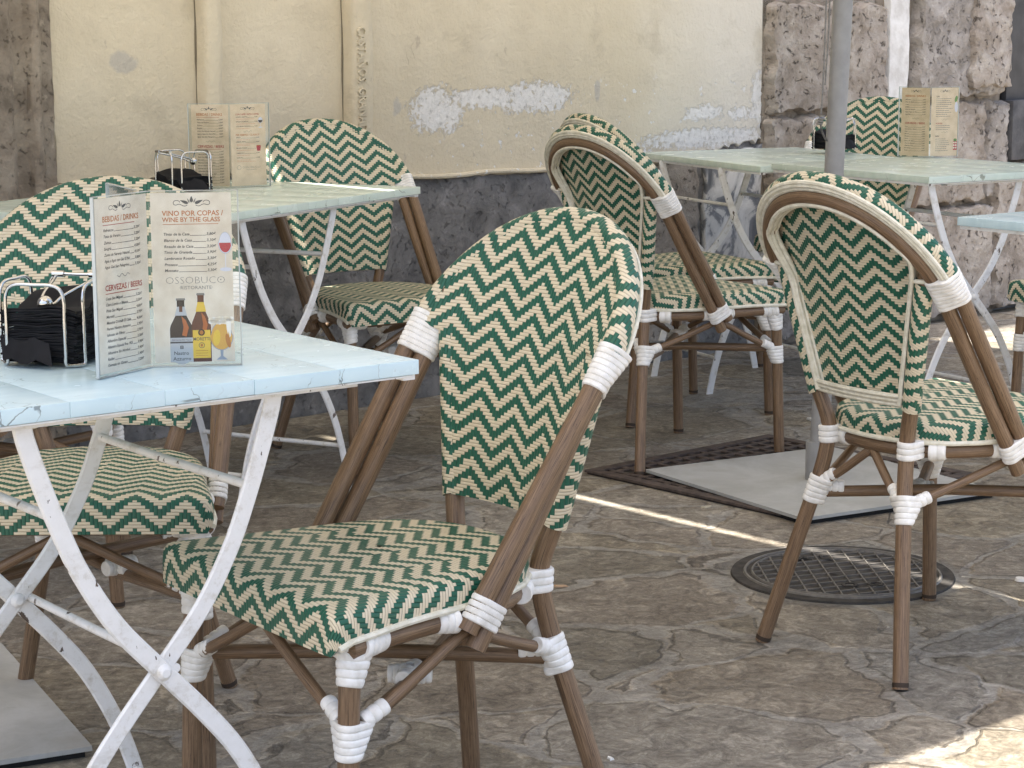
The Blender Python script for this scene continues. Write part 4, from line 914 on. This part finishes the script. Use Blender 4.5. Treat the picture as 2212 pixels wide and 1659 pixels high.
def umbrella(base,top,a0,a1,b0,b1,plate,label,rope=False):
    root=empty('parasol',(base[0],base[1],0),0,label,'parasol','square parasols over the tables'); bs=V((base[0],base[1],0))
    def rel(a,b,z): return A*a+B*b+V((0,0,z))-bs
    mb=MB(); n=10; ca,cb=(a0+a1)/2,(b0+b1)/2; rows=[]
    for k in range(n+1):
        f=k/n; z=2.86-.50*f-.03*math.sin(math.pi*f); ring=[]
        for (sa,sb),(ta,tb) in zip(((-1,-1),(1,-1),(1,1),(-1,1)),((1,-1),(1,1),(-1,1),(-1,-1))):
            for q in range(8):
                u=q/8; ring.append(rel(ca+(a1-a0)/2*f*(sa+(ta-sa)*u),cb+(b1-b0)/2*f*(sb+(tb-sb)*u),z))
        rows.append(ring)
    mb.grid(rows,None,0,closed=True); mb.build('canopy',M['fabric'],root,False)
    tp=V(top)-bs; mb=MB(); mb.tube([V((0,0,.02)),tp],.0245,20); mb.tube([V((0,0,.02)).lerp(tp,.345),V((0,0,.02)).lerp(tp,.3455)],.0249,20); mb.build('pole',M['pole'],root)
    for sa,sb in ((-1,-1),(1,-1),(1,1),(-1,1),(0,1),(0,-1),(1,0),(-1,0)):
        mb=MB(); mb.tube([rel(ca,cb,2.80),rel(ca+(a1-a0)/2*sa*.98,cb+(b1-b0)/2*sb*.98,2.34)],.009,8); mb.build('rib',M['pole'],root)
    P=[V((*p,0))-bs for p in plate]; mb=MB()
    for z0,z1,mt,sh in ((.0,.012,1,.03),(.012,.020,0,0)):
        c=sum(P,V((0,0,0)))/4; Q=[p.lerp(c,sh) for p in P]; mb.add([q+V((0,0,z0)) for q in Q]+[q+V((0,0,z1)) for q in Q],[(3,2,1,0),(4,5,6,7)]+[(i,(i+1)%4,(i+1)%4+4,i+4) for i in range(4)],None,mt)
    mb.build('base_plate',[M['plate'],M['rubber']],root,False)
    mb=MB(); mb.tube([V((0,0,.02)),V((0,0,.12))],.032,20); mb.build('pole_socket',M['pole'],root)
    if rope:
        rp=MB(); off=V((-.034,-.006,0))
        for dx,ph in ((-.0,0),(-.007,1.3)):
            pts=[V((0,0,.02)).lerp(tp,k/40)+off+V((dx+.0014*math.sin(k*.9+ph),0,0)) for k in range(14 if dx==0 else 13,40)]
            rp.tube(pts,.0022,6)
        k0=V((0,0,.02)).lerp(tp,.33)+off
        rp.tube([k0+V((-.008*math.cos(a),-.004,-.035-.045*math.sin(a/2)+.0)) for a in [R(18*i) for i in range(21)]],.0028,6)
        for i in range(4): rp.tube([k0+V((.006*math.cos(a)-.004-.002*i,.006*math.sin(a),-.02-.006*i)) for a in [R(30*j) for j in range(13)]],.0025,6)
        kn=V((0,0,.02)).lerp(tp,.44)+off; rp.tube([kn+V((.003*math.cos(a)-.003,.003*math.sin(a),.001*i)) for i,a in enumerate([R(50*j) for j in range(14)])],.0025,6)
        rp.build('rope',M['rope'],root)
    return root
umbrella((.777,5.26),(.870,5.262,2.86),2.908,5.68,-4.95,-2.30,[(.348,5.391),(.682,4.833),(1.206,5.126),(.872,5.684)],'grey parasol pole standing on a pale square plate beside the floor grate',True)
umbrella((-1.115,3.41),(-1.12,3.41,2.86),.20,2.882,-4.93,-2.105,[(-1.26,2.98),(-.681,3.265),(-.967,3.849),(-1.546,3.564)],'parasol whose pale base plate shows at the lower left corner')

def added_cantilever():  # unseen parasol, added to keep the sun off the nearest chair and table
    bs=A*(-1.25)+B*(-1.15); root=empty('parasol',tuple(bs),0,'added unseen cantilevered parasol overhead, shading the nearest chair and table','parasol','square parasols over the tables')
    a0,a1,b0,b1=-.20,1.80,-2.28,-.25; ca,cb=(a0+a1)/2,(b0+b1)/2
    def rel(a,b,z): return A*a+B*b+V((0,0,z))-bs
    rows=[]
    for k in range(7):
        f=k/6; rows.append([rel(ca+(a1-a0)/2*f*x,cb+(b1-b0)/2*f*y,2.90-.36*f) for x,y in ((-1,-1),(0,-1),(1,-1),(1,0),(1,1),(0,1),(-1,1),(-1,0))])
    mb=MB(); mb.grid(rows,None,0,True); mb.build('canopy',M['fabric'],root,False)
    mb=MB(); mb.tube([V((0,0,0)),V((0,0,3.15))],.035,16); mb.build('pole',M['pole'],root)
    mb=MB(); mb.tube([V((0,0,3.1)),rel(ca,cb,3.15),rel(ca,cb,2.92)],.025,12); mb.build('arm',M['pole'],root)
added_cantilever()
# ---------------------------------------------------------------- manhole, grate, litter
iron=noisy('cast_iron',(.028,.026,.024),(.060,.055,.050),.7,40,.2,1,.002)
ridge=noisy('worn_iron_ridges',(.095,.088,.078),(.165,.152,.135),.5,60)
mh=empty('manhole_cover',(.705,4.39,.0),R(20),'round cast iron manhole cover with diamond ridges set in the paving','manhole cover')
def disk(r0,r1,z0,z1,n=72):
    rows=[[V((r*math.cos(2*math.pi*k/n),r*math.sin(2*math.pi*k/n),z)) for k in range(n)] for r,z in ((r1+.002,z0),(r1,z1),(r0,z1),(max(r0-.001,0.0005),z0))]; return rows
mb=MB(); mb.grid(disk(.0,.236,.0005,.005),None,0,True); mb.build('lid',iron,mh)
mb=MB()
for r0,r1 in ((.205,.209),(.190,.1925)): mb.grid(disk(r0,r1,.005,.0085),None,0,True)
ang=R(0)
for fam in (0,1):
    for k in range(-5,6):
        d=k*.034; L=math.sqrt(max(0,.188**2-d*d)); 
        mb.box((0,0,.0065),(2*L,.0030,.0032)); 
        rot=Matrix.Rotation(R(0 if fam==0 else 72),3,'Z')
        for q in range(len(mb.v)-8,len(mb.v)): v=V(mb.v[q]); mb.v[q]=tuple(rot@V((v.x,v.y+d,v.z)))
mb.build('ridges',ridge,mh)
mb=MB(); mb.grid(disk(.0,.030,.005,.0075,24),None,0,True); mb.build('centre_boss',iron,mh)
rz=Matrix.Rotation(R(-20),3,'Z')
for ch,ox,oy in (('A',-.085,.095),('L',-.03,.10),('O',-.02,-.13),('O',.035,-.125)):
    mb=MB(); raised_text(mb,ch,None,.034,lambda x,y,d:rz@V((ox+x,oy+y,.0082+d)),.002,off=.02); mb.build('raised_letter',iron,mh,False)
gr=empty('floor_grate',(.697,5.40,0),math.atan2(.66,.75),'square rusty brown waffle grate under the parasol plate','grate')
rust=noisy('rusty_iron',(.045,.033,.028),(.10,.075,.062),.7,45,.4,1,.002)
mb=MB(); mb.box((0,0,.0022),(.71,.71,.0040)); mb.build('pit',flat('painted_pit_shade',(.02,.017,.015)),gr,False)  # near-black slab stands in for the shade inside the grate holes
mb=MB()
for sx_,sy_,lx,ly in ((0,.343,.72,.034),(0,-.343,.72,.034),(.343,0,.034,.652),(-.343,0,.034,.652)): mb.box((sx_,sy_,.0075),(lx,ly,.007),bev=.0015)
mb.build('frame',rust,gr)
mb=MB(); 
for k in range(13): mb.box((0,-.30+.05*k,.0065),(.652,.016,.0050),bev=.001)
for k in range(13): mb.box((-.30+.05*k,0,.0061),(.016,.652,.0050),bev=.001)
mb.build('lattice',rust,gr)
# small litter
def litter(name,loc,pts,h,mat,label,cat):
    mb=MB(); n=len(pts); mb.add([V((x,y,0)) for x,y in pts]+[V((x*.8,y*.8,h)) for x,y in pts],[tuple(range(n))[::-1],tuple(range(n,2*n))]+[(i,(i+1)%n,(i+1)%n+n,i+n) for i in range(n)]); o=mb.build(name,mat); o.location=(*loc,.001); tag(o,label,cat)
litter('bottle_cap',(1.074,4.332),[(.014*math.cos(R(20*k))*(1 if k%2 else .93),.014*math.sin(R(20*k))*(1 if k%2 else .93)) for k in range(18)],.006,flat('pale_cap',(.62,.60,.56)),'small pale bottle cap on the paving right of the manhole cover','bottle cap')
leafm=flat('dry_leaf',(.42,.28,.17)); 
def leafat(loc,lab,s=1,m=None,rot=0):
    c_,s_=math.cos(rot),math.sin(rot); pts=[(.014,0),(.006,.006),(-.004,.004),(-.013,.007),(-.009,0),(-.012,-.005),(.002,-.005)]
    litter('dry_leaf',loc,[((x*c_-y*s_)*s,(x*s_+y*c_)*s) for x,y in pts],.003,m or leafm,lab,'leaf')
leafat((.10,4.30),'small dry leaf on the paving behind the nearest chair',1.2)
leafat((.475,5.03),'dry leaf scrap lying on the edge of the floor grate',1.2,flat('pale_leaf',(.45,.40,.30)),.6)
leafat((-.52,4.62),'dark dry leaf on the paving below the mint wall table',1.1,flat('dark_leaf',(.08,.045,.03)),1.0)
leafat((.155,3.245),'white crumb of paper on the paving at the bottom edge',.7,flat('white_scrap',(.7,.69,.66)),2.0)
